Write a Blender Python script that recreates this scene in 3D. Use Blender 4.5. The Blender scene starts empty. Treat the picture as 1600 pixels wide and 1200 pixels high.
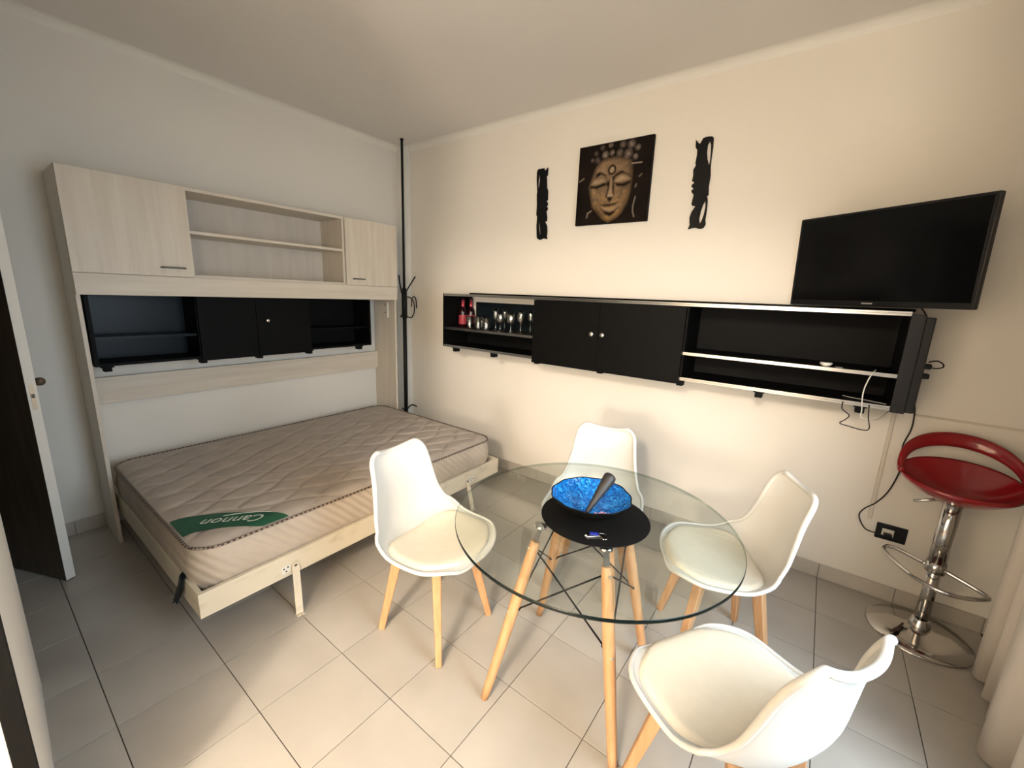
import bpy, bmesh, math, random
import numpy as np
from mathutils import Vector, Matrix

random.seed(7)
S = bpy.context.scene
COL = S.collection
PI = math.pi

# ------------------------------------------------------------------ camera
cam_d = bpy.data.cameras.new('camera'); cam = bpy.data.objects.new('camera', cam_d); COL.objects.link(cam)
ROT = [[0.79989573, 0.59895350, 0.03770300], [0.15490911, -0.14536799, -0.97717518], [-0.57980176, 0.78747879, -0.20906257]]
r, d, f = (Vector(v) for v in ROT)          # camera right, down, forward in the room's axes
M = Matrix((r, -d, -f)).transposed().to_4x4(); M.translation = Vector((3.47, -2.80, 1.53))
cam.matrix_world = M
cam_d.sensor_fit = 'HORIZONTAL'; cam_d.sensor_width = 36.0; cam_d.lens = 647.227 / 1600 * 36.0
cam_d.clip_start = 0.02; cam_d.clip_end = 60
S.camera = cam

# ------------------------------------------------------------------ world, lights, exposure
w = bpy.data.worlds.new('world'); S.world = w; w.use_nodes = True
w.node_tree.nodes['Background'].inputs[0].default_value = (0.62, 0.78, 1.0, 1)
w.node_tree.nodes['Background'].inputs[1].default_value = 1.2

def lamp(name, kind, loc, power, color, size=0.2, size_y=None, aim=None):
    l = bpy.data.lights.new(name, kind); l.energy = power; l.color = color
    if kind == 'AREA':
        l.size = size
        if size_y: l.shape = 'RECTANGLE'; l.size_y = size_y
        else: l.shape = 'DISK'
    else:
        l.shadow_soft_size = size
    o = bpy.data.objects.new(name, l); COL.objects.link(o); o.location = loc
    if aim: o.rotation_euler = (Vector(aim) - Vector(loc)).to_track_quat('-Z', 'Y').to_euler()
    return o

lamp('kitchen_lamp', 'POINT', (3.58, -5.0, 2.68), 335, (1.0, 0.85, 0.68), 0.15)
lamp('fill_light', 'POINT', (3.50, -5.2, 1.25), 225, (1.0, 0.87, 0.72), 0.22)  # added unseen fill, brightens the ceiling and upper wall
wl = lamp('window_daylight', 'AREA', (4.60, -1.75, 1.30), 37, (0.74, 0.87, 1.0), 1.0, 1.7, aim=(2.9, -1.35, 0.2))
wl.data.spread = math.radians(125)                        # skylight comes in steeply from above

S.view_settings.view_transform = 'Standard'; S.view_settings.look = 'None'
S.view_settings.gamma = 1.0; S.view_settings.use_curve_mapping = False
S.view_settings.exposure = 0.10

# ------------------------------------------------------------------ materials
def mat(name, color, rough=0.5, metal=0.0, spec=0.5, coat=0.0):
    m = bpy.data.materials.new(name); m.use_nodes = True
    b = m.node_tree.nodes['Principled BSDF']
    b.inputs['Base Color'].default_value = (*color, 1); b.inputs['Roughness'].default_value = rough
    b.inputs['Metallic'].default_value = metal; b.inputs['Specular IOR Level'].default_value = spec
    b.inputs['Coat Weight'].default_value = coat
    return m

def N(m, t, **kw):
    n = m.node_tree.nodes.new(t)
    for k, v in kw.items():
        if k in n.inputs: n.inputs[k].default_value = v
        else: setattr(n, k, v)
    return n

def grain(m, c1, c2, scale=(1, 1, 1), nscale=5.0, detail=4, bump=0.0, lo=0.3, hi=0.7, rand=0.0, tex='NOISE', rough=None):
    """colour between c1 and c2 by a stretched noise in object space, with optional fine relief"""
    nt = m.node_tree; L = nt.links.new; b = nt.nodes['Principled BSDF']
    tc = N(m, 'ShaderNodeTexCoord'); mp = N(m, 'ShaderNodeMapping'); mp.inputs['Scale'].default_value = scale
    L(tc.outputs['Object'], mp.inputs['Vector'])
    if tex == 'VORONOI':
        nz = N(m, 'ShaderNodeTexVoronoi'); nz.inputs['Scale'].default_value = nscale; out = nz.outputs['Distance']
    else:
        nz = N(m, 'ShaderNodeTexNoise'); nz.inputs['Scale'].default_value = nscale; nz.inputs['Detail'].default_value = detail
        out = nz.outputs['Fac']
    L(mp.outputs['Vector'], nz.inputs['Vector'])
    if rand:
        oi = N(m, 'ShaderNodeObjectInfo'); ad = N(m, 'ShaderNodeVectorMath', operation='SCALE'); cb = N(m, 'ShaderNodeCombineXYZ')
        L(oi.outputs['Random'], cb.inputs['X']); L(oi.outputs['Random'], cb.inputs['Y'])
        L(cb.outputs[0], ad.inputs[0]); ad.inputs['Scale'].default_value = rand
        L(ad.outputs[0], mp.inputs['Location'])
    cr = N(m, 'ShaderNodeValToRGB'); e = cr.color_ramp.elements
    e[0].position = lo; e[1].position = hi; e[0].color = (*c1, 1); e[1].color = (*c2, 1)
    L(out, cr.inputs['Fac']); L(cr.outputs['Color'], b.inputs['Base Color'])
    if bump:
        bp = N(m, 'ShaderNodeBump'); bp.inputs['Strength'].default_value = bump; bp.inputs['Distance'].default_value = 0.002
        L(out, bp.inputs['Height']); L(bp.outputs['Normal'], b.inputs['Normal'])
    return m

def glass_mat(name, tint, f0=0.04, rough=0.0):
    """thin clear glass: mirror reflection by Schlick's law on either side, the rest passes straight through"""
    m = bpy.data.materials.new(name); m.use_nodes = True; nt = m.node_tree; nt.nodes.clear(); L = nt.links.new
    out = nt.nodes.new('ShaderNodeOutputMaterial'); mx = nt.nodes.new('ShaderNodeMixShader')
    tr = nt.nodes.new('ShaderNodeBsdfTransparent'); gl = nt.nodes.new('ShaderNodeBsdfGlossy'); ge = nt.nodes.new('ShaderNodeNewGeometry')
    dt = N(m, 'ShaderNodeVectorMath', operation='DOT_PRODUCT'); L(ge.outputs['Incoming'], dt.inputs[0]); L(ge.outputs['Normal'], dt.inputs[1])
    ab = N(m, 'ShaderNodeMath', operation='ABSOLUTE'); L(dt.outputs['Value'], ab.inputs[0])
    om = N(m, 'ShaderNodeMath', operation='SUBTRACT'); om.inputs[0].default_value = 1.0; L(ab.outputs[0], om.inputs[1])
    pw = N(m, 'ShaderNodeMath', operation='POWER'); L(om.outputs[0], pw.inputs[0]); pw.inputs[1].default_value = 5.0
    ma = N(m, 'ShaderNodeMath', operation='MULTIPLY_ADD'); L(pw.outputs[0], ma.inputs[0]); ma.inputs[1].default_value = 1 - f0; ma.inputs[2].default_value = f0
    tr.inputs['Color'].default_value = (*tint, 1); gl.inputs['Roughness'].default_value = rough
    L(ma.outputs[0], mx.inputs[0]); L(tr.outputs[0], mx.inputs[1]); L(gl.outputs[0], mx.inputs[2]); L(mx.outputs[0], out.inputs[0])
    return m

MT = {}
MT['wall'] = grain(mat('wall_paint', (.78, .72, .63), .75), (.800, .752, .672), (.825, .780, .700), nscale=1.3, detail=5, bump=.0)
MT['wall_l'] = grain(mat('wall_paint_grey_white', (.76, .74, .68), .75), (.785, .755, .685), (.815, .785, .720), nscale=1.3, detail=5)
MT['ceil'] = grain(mat('ceiling_paint', (.70, .65, .60), .9), (.77, .735, .69), (.80, .765, .72), nscale=1.0)
MT['white'] = mat('white_paint', (.80, .775, .71), .6)
MT['grout'] = mat('floor_grout', (.12, .095, .075), .95, spec=.1)
MT['tile'] = grain(mat('ceramic_tile', (.6, .56, .5), .28), (.395, .360, .310), (.485, .450, .400), scale=(1, 1, 1), nscale=3.0, detail=6, rand=40, lo=.25, hi=.75)
MT['skirt'] = grain(mat('skirting_tile', (.48, .43, .37), .35), (.46, .42, .36), (.56, .52, .46), nscale=4.0, rand=30)
MT['lam'] = grain(mat('cream_laminate', (.68, .61, .51), .45), (.625, .555, .45), (.715, .65, .55), scale=(9, 9, .55), nscale=3.5, detail=5)
MT['lam_h'] = grain(mat('cream_laminate_lengthwise', (.68, .61, .51), .45), (.625, .555, .45), (.715, .65, .55), scale=(9, .55, 9), nscale=3.5, detail=5)
MT['inside'] = grain(mat('cupboard_back_panel', (.66, .6, .52), .6), (.62, .565, .49), (.69, .635, .56), scale=(6, 6, .6), nscale=3)
MT['bedrail'] = grain(mat('cream_painted_bed_rail', (.74, .66, .51), .45), (.54, .47, .34), (.68, .61, .475), scale=(2, 2, 5), nscale=4, detail=6, lo=.22, hi=.45)
MT['black'] = grain(mat('black_laminate', (.004, .004, .004), .5, spec=.08), (.0032, .0032, .0029), (.0048, .0047, .0044), scale=(3, 3, 8), nscale=6)
MT['black_gloss'] = mat('black_varnished_back', (.007, .011, .014), .30, spec=.14)
MT['black_mat'] = mat('black_matt', (.004, .004, .004), .65, spec=.12)
MT['black_metal'] = mat('black_painted_metal', (.006, .006, .006), .5, spec=.25)
MT['alu'] = mat('brushed_aluminium', (.56, .55, .53), .25, 1.0)
MT['chrome'] = mat('chrome', (.62, .60, .57), .12, 1.0)
MT['nickel'] = mat('satin_nickel', (.70, .67, .60), .3, 1.0)
MT['screen'] = mat('television_screen', (.004, .004, .004), .12, spec=.22)
MT['plastic_b'] = mat('black_plastic', (.008, .008, .009), .4, spec=.3)
MT['plastic_w'] = mat('white_plastic', (.75, .73, .66), .4)
MT['shell'] = mat('white_chair_plastic', (.66, .645, .60), .30)
MT['cushion'] = grain(mat('cream_leatherette', (.80, .73, .58), .5), (.73, .665, .535), (.765, .70, .57), nscale=30, bump=.15)
MT['beech'] = grain(mat('beech_wood', (.62, .36, .17), .45), (.43, .225, .10), (.53, .31, .155), scale=(14, 14, 1.2), nscale=4, detail=5)
MT['grey_steel'] = mat('grey_steel_bracket', (.16, .16, .15), .4, .8)
MT['glass'] = glass_mat('clear_glass', (.945, .97, .955), .045)
MT['glass_edge'] = mat('dark_green_glass_edge', (.002, .006, .005), .2, spec=.3)
def edge_clear(m):
    nt = m.node_tree; L = nt.links.new; out = next(n for n in nt.nodes if n.type == 'OUTPUT_MATERIAL'); b = nt.nodes['Principled BSDF']
    ge = nt.nodes.new('ShaderNodeNewGeometry'); tr = nt.nodes.new('ShaderNodeBsdfTransparent'); mx = nt.nodes.new('ShaderNodeMixShader'); k = N(m, 'ShaderNodeMath', operation='MULTIPLY')
    tr.inputs['Color'].default_value = (.80, .88, .84, 1); k.inputs[1].default_value = .80
    L(ge.outputs['Backfacing'], k.inputs[0]); L(k.outputs[0], mx.inputs[0]); L(b.outputs[0], mx.inputs[1]); L(tr.outputs[0], mx.inputs[2]); L(mx.outputs[0], out.inputs[0])
edge_clear(MT['glass_edge'])
MT['glassware'] = glass_mat('drinking_glass', (.95, .955, .94), .17)
MT['window_glass'] = glass_mat('window_glass', (.97, .98, .98), .04)
MT['mattress'] = grain(mat('mattress_damask', (.46, .40, .345), .55), (.42, .365, .315), (.50, .44, .38), scale=(1, 1, 1), nscale=9, detail=4, bump=.1)
MT['border'] = grain(mat('mattress_border', (.56, .49, .41), .6), (.42, .355, .28), (.52, .45, .37), scale=(1, 1, 1), nscale=4)
MT['brown_board'] = mat('dark_brown_board', (.035, .018, .014), .7)
MT['green'] = grain(mat('green_label_satin', (.012, .085, .045), .4), (.010, .075, .038), (.016, .105, .058), nscale=6)
MT['ink'] = mat('pale_label_print', (.62, .66, .58), .6)
MT['red'] = mat('red_glossy_plastic', (.27, .008, .012), .18, coat=.4)
MT['wine'] = mat('dark_wine_bottle', (.020, .004, .006), .1)
MT['winelabel'] = mat('red_bottle_label', (.36, .035, .055), .5)
MT['foil'] = mat('red_foil_neck', (.42, .05, .075), .35, .3)
MT['dkwood'] = grain(mat('dark_brown_door_wood', (.05, .03, .018), .4), (.060, .040, .024), (.105, .068, .040), scale=(10, 10, .8), nscale=3)
MT['curtain'] = grain(mat('cream_curtain_cloth', (.62, .56, .49), .9), (.60, .54, .47), (.65, .59, .52), scale=(1, 1, .2), nscale=8)
MT['pestle'] = mat('dark_turned_wood', (.022, .019, .016), .45)
MT['bead'] = mat('pink_glass_beads', (.55, .30, .42), .1, coat=1)
MT['leafm'] = mat('dry_brown_leaf', (.045, .022, .012), .7)
MT['keyblue'] = mat('blue_key_tag', (.02, .03, .25), .2, coat=.6)
MT['gold_print'] = mat('grey_print', (.35, .34, .32), .4)
MT['conduit'] = mat('painted_cable_trunking', (.66, .60, .51), .6)

# braided mattress cord, quilted border, bowl glaze
def checks(name, c1, c2, scale):
    m = mat(name, c1, .6); nt = m.node_tree; L = nt.links.new
    tc = N(m, 'ShaderNodeTexCoord'); ck = N(m, 'ShaderNodeTexChecker'); ck.inputs['Scale'].default_value = scale
    ck.inputs['Color1'].default_value = (*c1, 1); ck.inputs['Color2'].default_value = (*c2, 1)
    L(tc.outputs['Object'], ck.inputs['Vector']); L(ck.outputs['Color'], nt.nodes['Principled BSDF'].inputs['Base Color'])
    return m
MT['cord'] = checks('brown_white_braided_cord', (.05, .028, .018), (.30, .24, .19), 90)
def glaze():
    m = mat('mottled_blue_glaze', (.01, .2, .6), .12, coat=.5); nt = m.node_tree; L = nt.links.new
    tc = N(m, 'ShaderNodeTexCoord')
    v = N(m, 'ShaderNodeTexVoronoi'); v.inputs['Scale'].default_value = 95; L(tc.outputs['Object'], v.inputs['Vector'])
    n = N(m, 'ShaderNodeTexNoise'); n.inputs['Scale'].default_value = 70; n.inputs['Detail'].default_value = 4; n.inputs['Distortion'].default_value = 1.5; L(tc.outputs['Object'], n.inputs['Vector'])
    cr = N(m, 'ShaderNodeValToRGB'); e = cr.color_ramp.elements
    e[0].position = .34; e[0].color = (.001, .040, .21, 1); e[1].position = .74; e[1].color = (.16, .56, .90, 1)
    e2 = e.new(.50); e2.color = (.002, .135, .50, 1); e3 = e.new(.62); e3.color = (.006, .28, .74, 1)
    L(n.outputs['Fac'], cr.inputs['Fac']); b = nt.nodes['Principled BSDF']; L(cr.outputs['Color'], b.inputs['Base Color'])
    bp = N(m, 'ShaderNodeBump'); bp.inputs['Strength'].default_value = .6; bp.inputs['Distance'].default_value = .004
    L(v.outputs['Distance'], bp.inputs['Height']); L(bp.outputs['Normal'], b.inputs['Normal'])
    return m
MT['glaze'] = glaze()
def quilted_border():
    m = MT['border']; nt = m.node_tree; L = nt.links.new; b = nt.nodes['Principled BSDF']
    tc = N(m, 'ShaderNodeTexCoord'); mp = N(m, 'ShaderNodeMapping'); mp.inputs['Rotation'].default_value = (PI / 4, 0, 0)
    wv = N(m, 'ShaderNodeTexWave', bands_direction='Z'); wv.inputs['Scale'].default_value = 9; wv.inputs['Distortion'].default_value = 1.2
    L(tc.outputs['Object'], mp.inputs['Vector']); L(mp.outputs['Vector'], wv.inputs['Vector'])
    bp = N(m, 'ShaderNodeBump'); bp.inputs['Strength'].default_value = .55; bp.inputs['Distance'].default_value = .005
    L(wv.outputs['Fac'], bp.inputs['Height']); L(bp.outputs['Normal'], b.inputs['Normal'])
quilted_border()

# ------------------------------------------------------------------ mesh helpers
class MB:
    def __init__(s): s.v = []; s.f = []; s.sm = []; s.mi = []
    def add(s, vs, fs, smooth=False, mi=0):
        o = len(s.v); s.v += [tuple(p) for p in vs]; s.f += [tuple(i + o for i in q) for q in fs]
        s.sm += [smooth] * len(fs); s.mi += [mi] * len(fs); return s
    def box(s, x0, x1, y0, y1, z0, z1, mi=0):
        x0, x1 = sorted((x0, x1)); y0, y1 = sorted((y0, y1)); z0, z1 = sorted((z0, z1))
        vs = [(x, y, z) for x in (x0, x1) for y in (y0, y1) for z in (z0, z1)]
        return s.add(vs, [(0, 1, 3, 2), (4, 6, 7, 5), (0, 4, 5, 1), (2, 3, 7, 6), (0, 2, 6, 4), (1, 5, 7, 3)], False, mi)
    def tube(s, pts, r, n=10, cap=True, closed=False, mi=0, flat=None):
        """round bar along points; r a number or one per point; flat=(a,b) squashes the section"""
        P = [Vector(p) for p in pts]; m = len(P); rr = r if isinstance(r, (list, tuple)) else [r] * m
        up = Vector((0, 0, 1)); vs = []; prev = None
        for i, p in enumerate(P):
            a = P[(i - 1) % m] if (i > 0 or closed) else p; b = P[(i + 1) % m] if (i < m - 1 or closed) else p
            t = (b - a).normalized()
            if prev is None:
                u = t.cross(up)
                if u.length < 1e-3: u = t.cross(Vector((1, 0, 0)))
                u.normalize()
            else:
                u = (prev - t * prev.dot(t)).normalized()
            prev = u; q = t.cross(u)
            for k in range(n):
                g = 2 * PI * k / n; vs.append(p + (u * math.cos(g) + q * math.sin(g)) * rr[i])
        fs = []
        for i in range(m if closed else m - 1):
            j = (i + 1) % m
            for k in range(n):
                l = (k + 1) % n; fs.append((i * n + k, i * n + l, j * n + l, j * n + k))
        s.add(vs, fs, True, mi)
        if cap and not closed:
            o = len(s.v) - len(vs)
            s.f += [tuple(o + k for k in range(n))[::-1], tuple(o + (m - 1) * n + k for k in range(n))]
            s.sm += [False, False]; s.mi += [mi, mi]
        return s
    def cyl(s, p0, p1, r0, r1=None, n=16, mi=0): return s.tube([p0, p1], [r0, r0 if r1 is None else r1], n, mi=mi)
    def lathe(s, prof, c=(0, 0, 0), n=24, mi=0, wob=None):
        vs = []; fs = []
        for i, (rr, z) in enumerate(prof):
            for k in range(n):
                g = 2 * PI * k / n; q = rr * (wob(g, i) if wob else 1)
                vs.append((c[0] + q * math.cos(g), c[1] + q * math.sin(g), c[2] + z))
        for i in range(len(prof) - 1):
            for k in range(n):
                l = (k + 1) % n; fs.append((i * n + k, i * n + l, (i + 1) * n + l, (i + 1) * n + k))
        return s.add(vs, fs, True, mi)
    def bar(s, p0, p1, a, b, ax=(0, 0, 1), a1=None, b1=None, mi=0):
        """rectangular bar a x b from p0 to p1; a lies along ax"""
        p0 = Vector(p0); p1 = Vector(p1); t = (p1 - p0).normalized(); u = Vector(ax); u = (u - t * u.dot(t)).normalized(); q = t.cross(u)
        a1 = a if a1 is None else a1; b1 = b if b1 is None else b1; vs = []
        for p, aa, bb in ((p0, a, b), (p1, a1, b1)):
            for i, j in ((-1, -1), (1, -1), (1, 1), (-1, 1)): vs.append(p + u * aa / 2 * i + q * bb / 2 * j)
        return s.add(vs, [(3, 2, 1, 0), (4, 5, 6, 7), (0, 1, 5, 4), (1, 2, 6, 5), (2, 3, 7, 6), (3, 0, 4, 7)], False, mi)
    def sphere(s, c, r, n=12, m=8, sq=(1, 1, 1), mi=0):
        vs = [(c[0] + r * sq[0] * math.sin(PI * i / m) * math.cos(2 * PI * k / n), c[1] + r * sq[1] * math.sin(PI * i / m) * math.sin(2 * PI * k / n), c[2] + r * sq[2] * math.cos(PI * i / m)) for i in range(m + 1) for k in range(n)]
        fs = [(i * n + k, (i + 1) * n + k, (i + 1) * n + (k + 1) % n, i * n + (k + 1) % n) for i in range(m) for k in range(n)]
        return s.add(vs, fs, True, mi)
    def build(s, name, m, parent=None, bevel=0.0, seg=2, weld=True):
        me = bpy.data.meshes.new(name); vs = s.v
        if parent is not None and 'base' in parent: bx, by, bz = parent['base']; vs = [(x - bx, y - by, z - bz) for x, y, z in vs]
        me.from_pydata(vs, [], s.f)
        for q, sm, mi in zip(me.polygons, s.sm, s.mi): q.use_smooth = sm; q.material_index = mi
        for x in (m if isinstance(m, (list, tuple)) else [m]): me.materials.append(x)
        o = bpy.data.objects.new(name, me); COL.objects.link(o)
        bm = bmesh.new(); bm.from_mesh(me)
        if weld: bmesh.ops.remove_doubles(bm, verts=bm.verts, dist=1e-6)
        bmesh.ops.recalc_face_normals(bm, faces=bm.faces); bm.to_mesh(me); bm.free()
        if bevel:
            b = o.modifiers.new('bevel', 'BEVEL'); b.width = bevel; b.segments = seg; b.limit_method = 'ANGLE'; b.angle_limit = math.radians(40)
        if parent is not None:
            o.parent = parent
            if 'base' in parent: o['base'] = parent['base']
        return o

def box(name, m, parent, *e, bevel=0.0015): return MB().box(*e).build(name, m, parent, bevel)

def tag(o, label=None, cat=None, group=None, kind=None):
    for k, v in (('label', label), ('category', cat), ('group', group), ('kind', kind)):
        if v: o[k] = v
    return o
def thing(name, label, cat, loc, group=None):
    """an Empty at the thing's base; parts built under it are given in room coordinates"""
    o = bpy.data.objects.new(name, None); COL.objects.link(o); o.location = loc; o.empty_display_size = .1
    o['base'] = [float(c) for c in loc]
    return tag(o, label, cat, group)
def children(o): return [c for c in bpy.data.objects if c.parent is o]
def copy_tree(o, parent=None):
    c = o.copy(); COL.objects.link(c)
    if parent is not None: c.parent = parent
    for ch in children(o): copy_tree(ch, c)
    return c
def curve_pts(P, n=12, closed=False):
    """Catmull-Rom through points"""
    P = [Vector(p) for p in P]; m = len(P); out = []
    for i in range(m if closed else m - 1):
        g = lambda k: P[k % m] if closed else P[max(0, min(m - 1, k))]
        a, b, c, e = g(i - 1), g(i), g(i + 1), g(i + 2)
        for k in range(n):
            t = k / n
            out.append(.5 * ((2 * b) + (c - a) * t + (2 * a - 5 * b + 4 * c - e) * t * t + (3 * b - a - 3 * c + e) * t ** 3))
    if not closed: out.append(P[-1])
    return out

# ================================================================== the room
H = 2.85
XR = 4.42
def struct(name, mb, m, bevel=0.0):
    o = mb.build(name, m, None, bevel); o['kind'] = 'structure'; return o

floor = struct('floor', MB().box(-1.2, XR, -6.2, 0, -.12, -.004), MT['grout'])
TX, TY = .3265, .3285
tile_me = None; tx0, ty0 = 1.706, -.032
for i in range(-6, 9):
    for j in range(0, 12):
        x0 = tx0 + i * TX; y1 = ty0 - j * TY + TY
        cx, cy = x0 + TX / 2, y1 - TY / 2
        if cx + TX / 2 > XR + .02 and cx > XR: continue
        if tile_me is None:
            g = .0032; a, b = TX / 2 - g / 2, TY / 2 - g / 2; c = .0010
            vs = [(sx * a, sy * b, -.004) for sx, sy in ((-1, -1), (1, -1), (1, 1), (-1, 1))] + [(sx * a, sy * b, -c * .5) for sx, sy in ((-1, -1), (1, -1), (1, 1), (-1, 1))] + [(sx * (a - c), sy * (b - c), 0) for sx, sy in ((-1, -1), (1, -1), (1, 1), (-1, 1))]
            fs = [(8, 9, 10, 11)] + [(k, (k + 1) % 4, 4 + (k + 1) % 4, 4 + k) for k in range(4)] + [(4 + k, 4 + (k + 1) % 4, 8 + (k + 1) % 4, 8 + k) for k in range(4)]
            o = MB().add(vs, fs).build('tile', MT['tile'], None); tile_me = o.data
        else:
            o = bpy.data.objects.new('tile', tile_me); COL.objects.link(o)
        o.parent = floor
        # tiles at the walls are cut
        xa, xb, ya, yb = max(cx - TX / 2, -1.15), min(cx + TX / 2, XR - .002), cy - TY / 2, min(cy + TY / 2, -.001)
        o.location = ((xa + xb) / 2, (ya + yb) / 2, random.uniform(-.0006, 0)); o.scale = ((xb - xa) / TX, (yb - ya) / TY, 1)
struct('ceiling', MB().box(-1.2, XR, -6.2, 0, H, H + .1), MT['ceil'])
struct('wall_back', MB().box(-1.2, XR + .12, 0, .12, -.12, H + .1), MT['wall'])
# the bed's wall, with a doorway at its near end
struct('wall_left', MB().box(-.12, 0, -2.86, 0, -.12, H).box(-.12, 0, -3.70, -2.86, 2.06, H).box(-.12, 0, -6.2, -3.70, -.12, H).box(-1.3, -1.2, -6.2, 0, -.12, H), MT['wall_l'])
# window side
WY0, WY1 = -2.30, -1.20
struct('wall_right', MB().box(XR, XR + .12, WY1, 0, -.12, H).box(XR, XR + .12, WY0, WY1, 2.15, H).box(XR, XR + .12, -6.2, WY0, -.12, H), MT['wall'])
wf = MB()
for y in (WY0 + .03, (WY0 + WY1) / 2, WY1 - .03): wf.box(XR + .03, XR + .09, y - .03, y + .03, 0, 2.15)
for z in (.03, 2.12): wf.box(XR + .031, XR + .089, WY0, WY1, z - .03, z + .03)
win = struct('window_1', wf, MT['white'], .003)
MB().box(XR + .055, XR + .061, WY0 + .06, WY1 - .06, .06, 2.09).build('pane', MT['window_glass'], win)
# pier and lintel between this room and the kitchen where the lamp hangs
pier = MB()
yf = lambda x: -2.797 - (x - 1.27) * .034
pv = [(1.27, yf(1.27)), (2.205, yf(2.205)), (2.205, -3.05), (1.27, -3.05)]
pier.add([(x, y, -.1) for x, y in pv] + [(x, y, H) for x, y in pv], [(0, 1, 5, 4), (1, 2, 6, 5), (2, 3, 7, 6), (3, 0, 4, 7), (4, 5, 6, 7), (3, 2, 1, 0)])
struct('wall_front', pier.box(2.205, 3.64, -3.05, -2.93, 2.36, H).box(3.64, XR, -3.05, -2.93, -.1, H).box(3.42, 3.64, -3.05, -2.93, -.1, 1.62).box(-1.2, 1.27, -2.99, -2.87, 2.10, H).box(1.27, 1.39, -6.2, -3.05, -.12, H), MT['wall_l'])  # half-height stub is added, unseen, to shade the nearest chair and floor
struct('wall_kitchen', MB().box(-1.2, XR, -6.3, -6.2, -.12, H), MT['wall'])
struct('trim_1', MB().box(2.205, 2.222, -2.862, yf(2.205) + .0005, 0, 2.36), MT['black_mat'], .002)   # dark timber strip on the pier's edge
# ceiling cove
cv = MB()
for k, (a, b) in enumerate((((0, .042), (.042, 0)),)):
    n = 6; arc = [(.045 - .045 * math.sin(t * PI / 2 / n), .045 - .045 * math.cos(t * PI / 2 / n)) for t in range(n + 1)]
    prof = [(0, 0)] + [(x, z) for x, z in [(.045 - p, .045 - q) for p, q in arc]]
def cove(name, a, b, inward):
    m = MB(); n = 6; pr = [(0.0, 0.0), (.045, 0.0)] + [(.045 - .03 * math.sin(PI / 2 * t / n) - .015 * t / n, -.045 * (1 - math.cos(PI / 2 * t / n)) * .999 - .0001) for t in range(1, n + 1)] + [(0, -.045)]
    vs = []
    for P in (a, b):
        for p, q in pr: vs.append((P[0] + inward[0] * p, P[1] + inward[1] * p, H + q))
    L = len(pr); fs = [(i, (i + 1) % L, L + (i + 1) % L, L + i) for i in range(L)] + [tuple(range(L)), tuple(range(L, 2 * L))]
    return struct(name, m.add(vs, fs), MT['white'])
cove('trim_2', (0, -.06), (0, -2.86), (1, 0))
cove('trim_3', (.11, 0), (XR, 0), (0, -1))
struct('trim_4', MB().box(0, .112, -.062, 0, 0, H), MT['white'], .004)          # boxed-in pipe in the corner
# skirting
def skirting(name, a, b, inward, off=0.0):
    a = Vector(a); b = Vector(b); L = (b - a).length; t = (b - a).normalized(); q = Vector(inward)
    root = struct(name, MB().bar(a + q * .0025 + Vector((0, 0, .041)), b + q * .0025 + Vector((0, 0, .041)), .080, .004), MT['grout'])
    p = -off
    while p < L:
        p0, p1 = max(p, 0) + .001, min(p + TX, L) - .001
        if p1 - p0 > .01:
            MB().bar(a + t * p0 + q * .0075 + Vector((0, 0, .043)), a + t * p1 + q * .0075 + Vector((0, 0, .043)), .085, .009).build('skirting_tile', MT['skirt'], root, .0015, 1)
        p += TX
skirting('baseboard_back', (.115, 0, 0), (XR, 0, 0), (0, -1, 0), off=.115 - (tx0 - 5 * TX))
skirting('baseboard_left', (0, -2.86, 0), (0, -2.40, 0), (1, 0, 0))
# open door leaf, its face dark brown, its lock edge painted
hx, hy = .0, -2.862; ex, ey = .543, -2.624
dv = Vector((ex - hx, ey - hy, 0)); dl = dv.length; dv.normalize(); dn = Vector((-dv.y, dv.x, 0))
h0 = Vector((hx + .01, hy, 0)); e0 = Vector((ex, ey, 0))
def quad_prism(P, z0, z1): return MB().add([(p[0], p[1], z0) for p in P] + [(p[0], p[1], z1) for p in P], [(3, 2, 1, 0), (4, 5, 6, 7), (0, 1, 5, 4), (1, 2, 6, 5), (2, 3, 7, 6), (3, 0, 4, 7)])
th = .036
door = struct('door_1', quad_prism([h0 - dn * th / 2, e0 - dn * th / 2 - dv * .002, e0 + dn * th / 2 - dv * .002, h0 + dn * th / 2], .006, 2.03), MT['dkwood'], .001)
quad_prism([e0 - dn * th / 2 - dv * .0025, e0 - dn * th / 2, e0 + dn * th / 2, e0 + dn * th / 2 - dv * .0025], .006, 2.03).build('lock_edge', MT['white'], door, .0006)
quad_prism([h0 + dn * th / 2, e0 + dn * th / 2 - dv * .003, e0 + dn * (th / 2 + .003) - dv * .003, h0 + dn * (th / 2 + .003)], .006, 2.03).build('face_panel', MT['white'], door)
kp = e0 - dv * .055 + dn * (th / 2 + .003) + Vector((0, 0, 1.035))
hd = MB().cyl(kp, kp + dn * .030, .009, n=12); hd.sphere(tuple(kp + dn * .042), .021, 14, 8)
hd.build('door_knob', MT['dkwood'], door)
lp = e0 + Vector((0, 0, .985)); MB().bar(lp - Vector((0, 0, .07)) + dv * .0008, lp + Vector((0, 0, .05)) + dv * .0008, .002, .016, ax=dv).build('latch_plate', MT['nickel'], door)
MB().bar(lp - Vector((0, 0, .012)) + dv * .004, lp + Vector((0, 0, .006)) + dv * .004, .008, .008, ax=dv).build('latch_bolt', MT['grey_steel'], door)
# doorway casing in the bed's wall
struct('trim_5', MB().box(-.125, .012, -2.90, -2.862, 0, 2.10).box(-.125, .012, -3.74, -3.70, 0, 2.10).box(-.1249, .0119, -3.70, -2.90, 2.06, 2.10), MT['dkwood'], .002)
# painted cable trunking on the wall
struct('trim_6', MB().box(3.818, 3.834, -.010, 0, .432, 1.075).box(3.90, XR, -.008, 0, 1.020, 1.030), MT['conduit'], .002)

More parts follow.
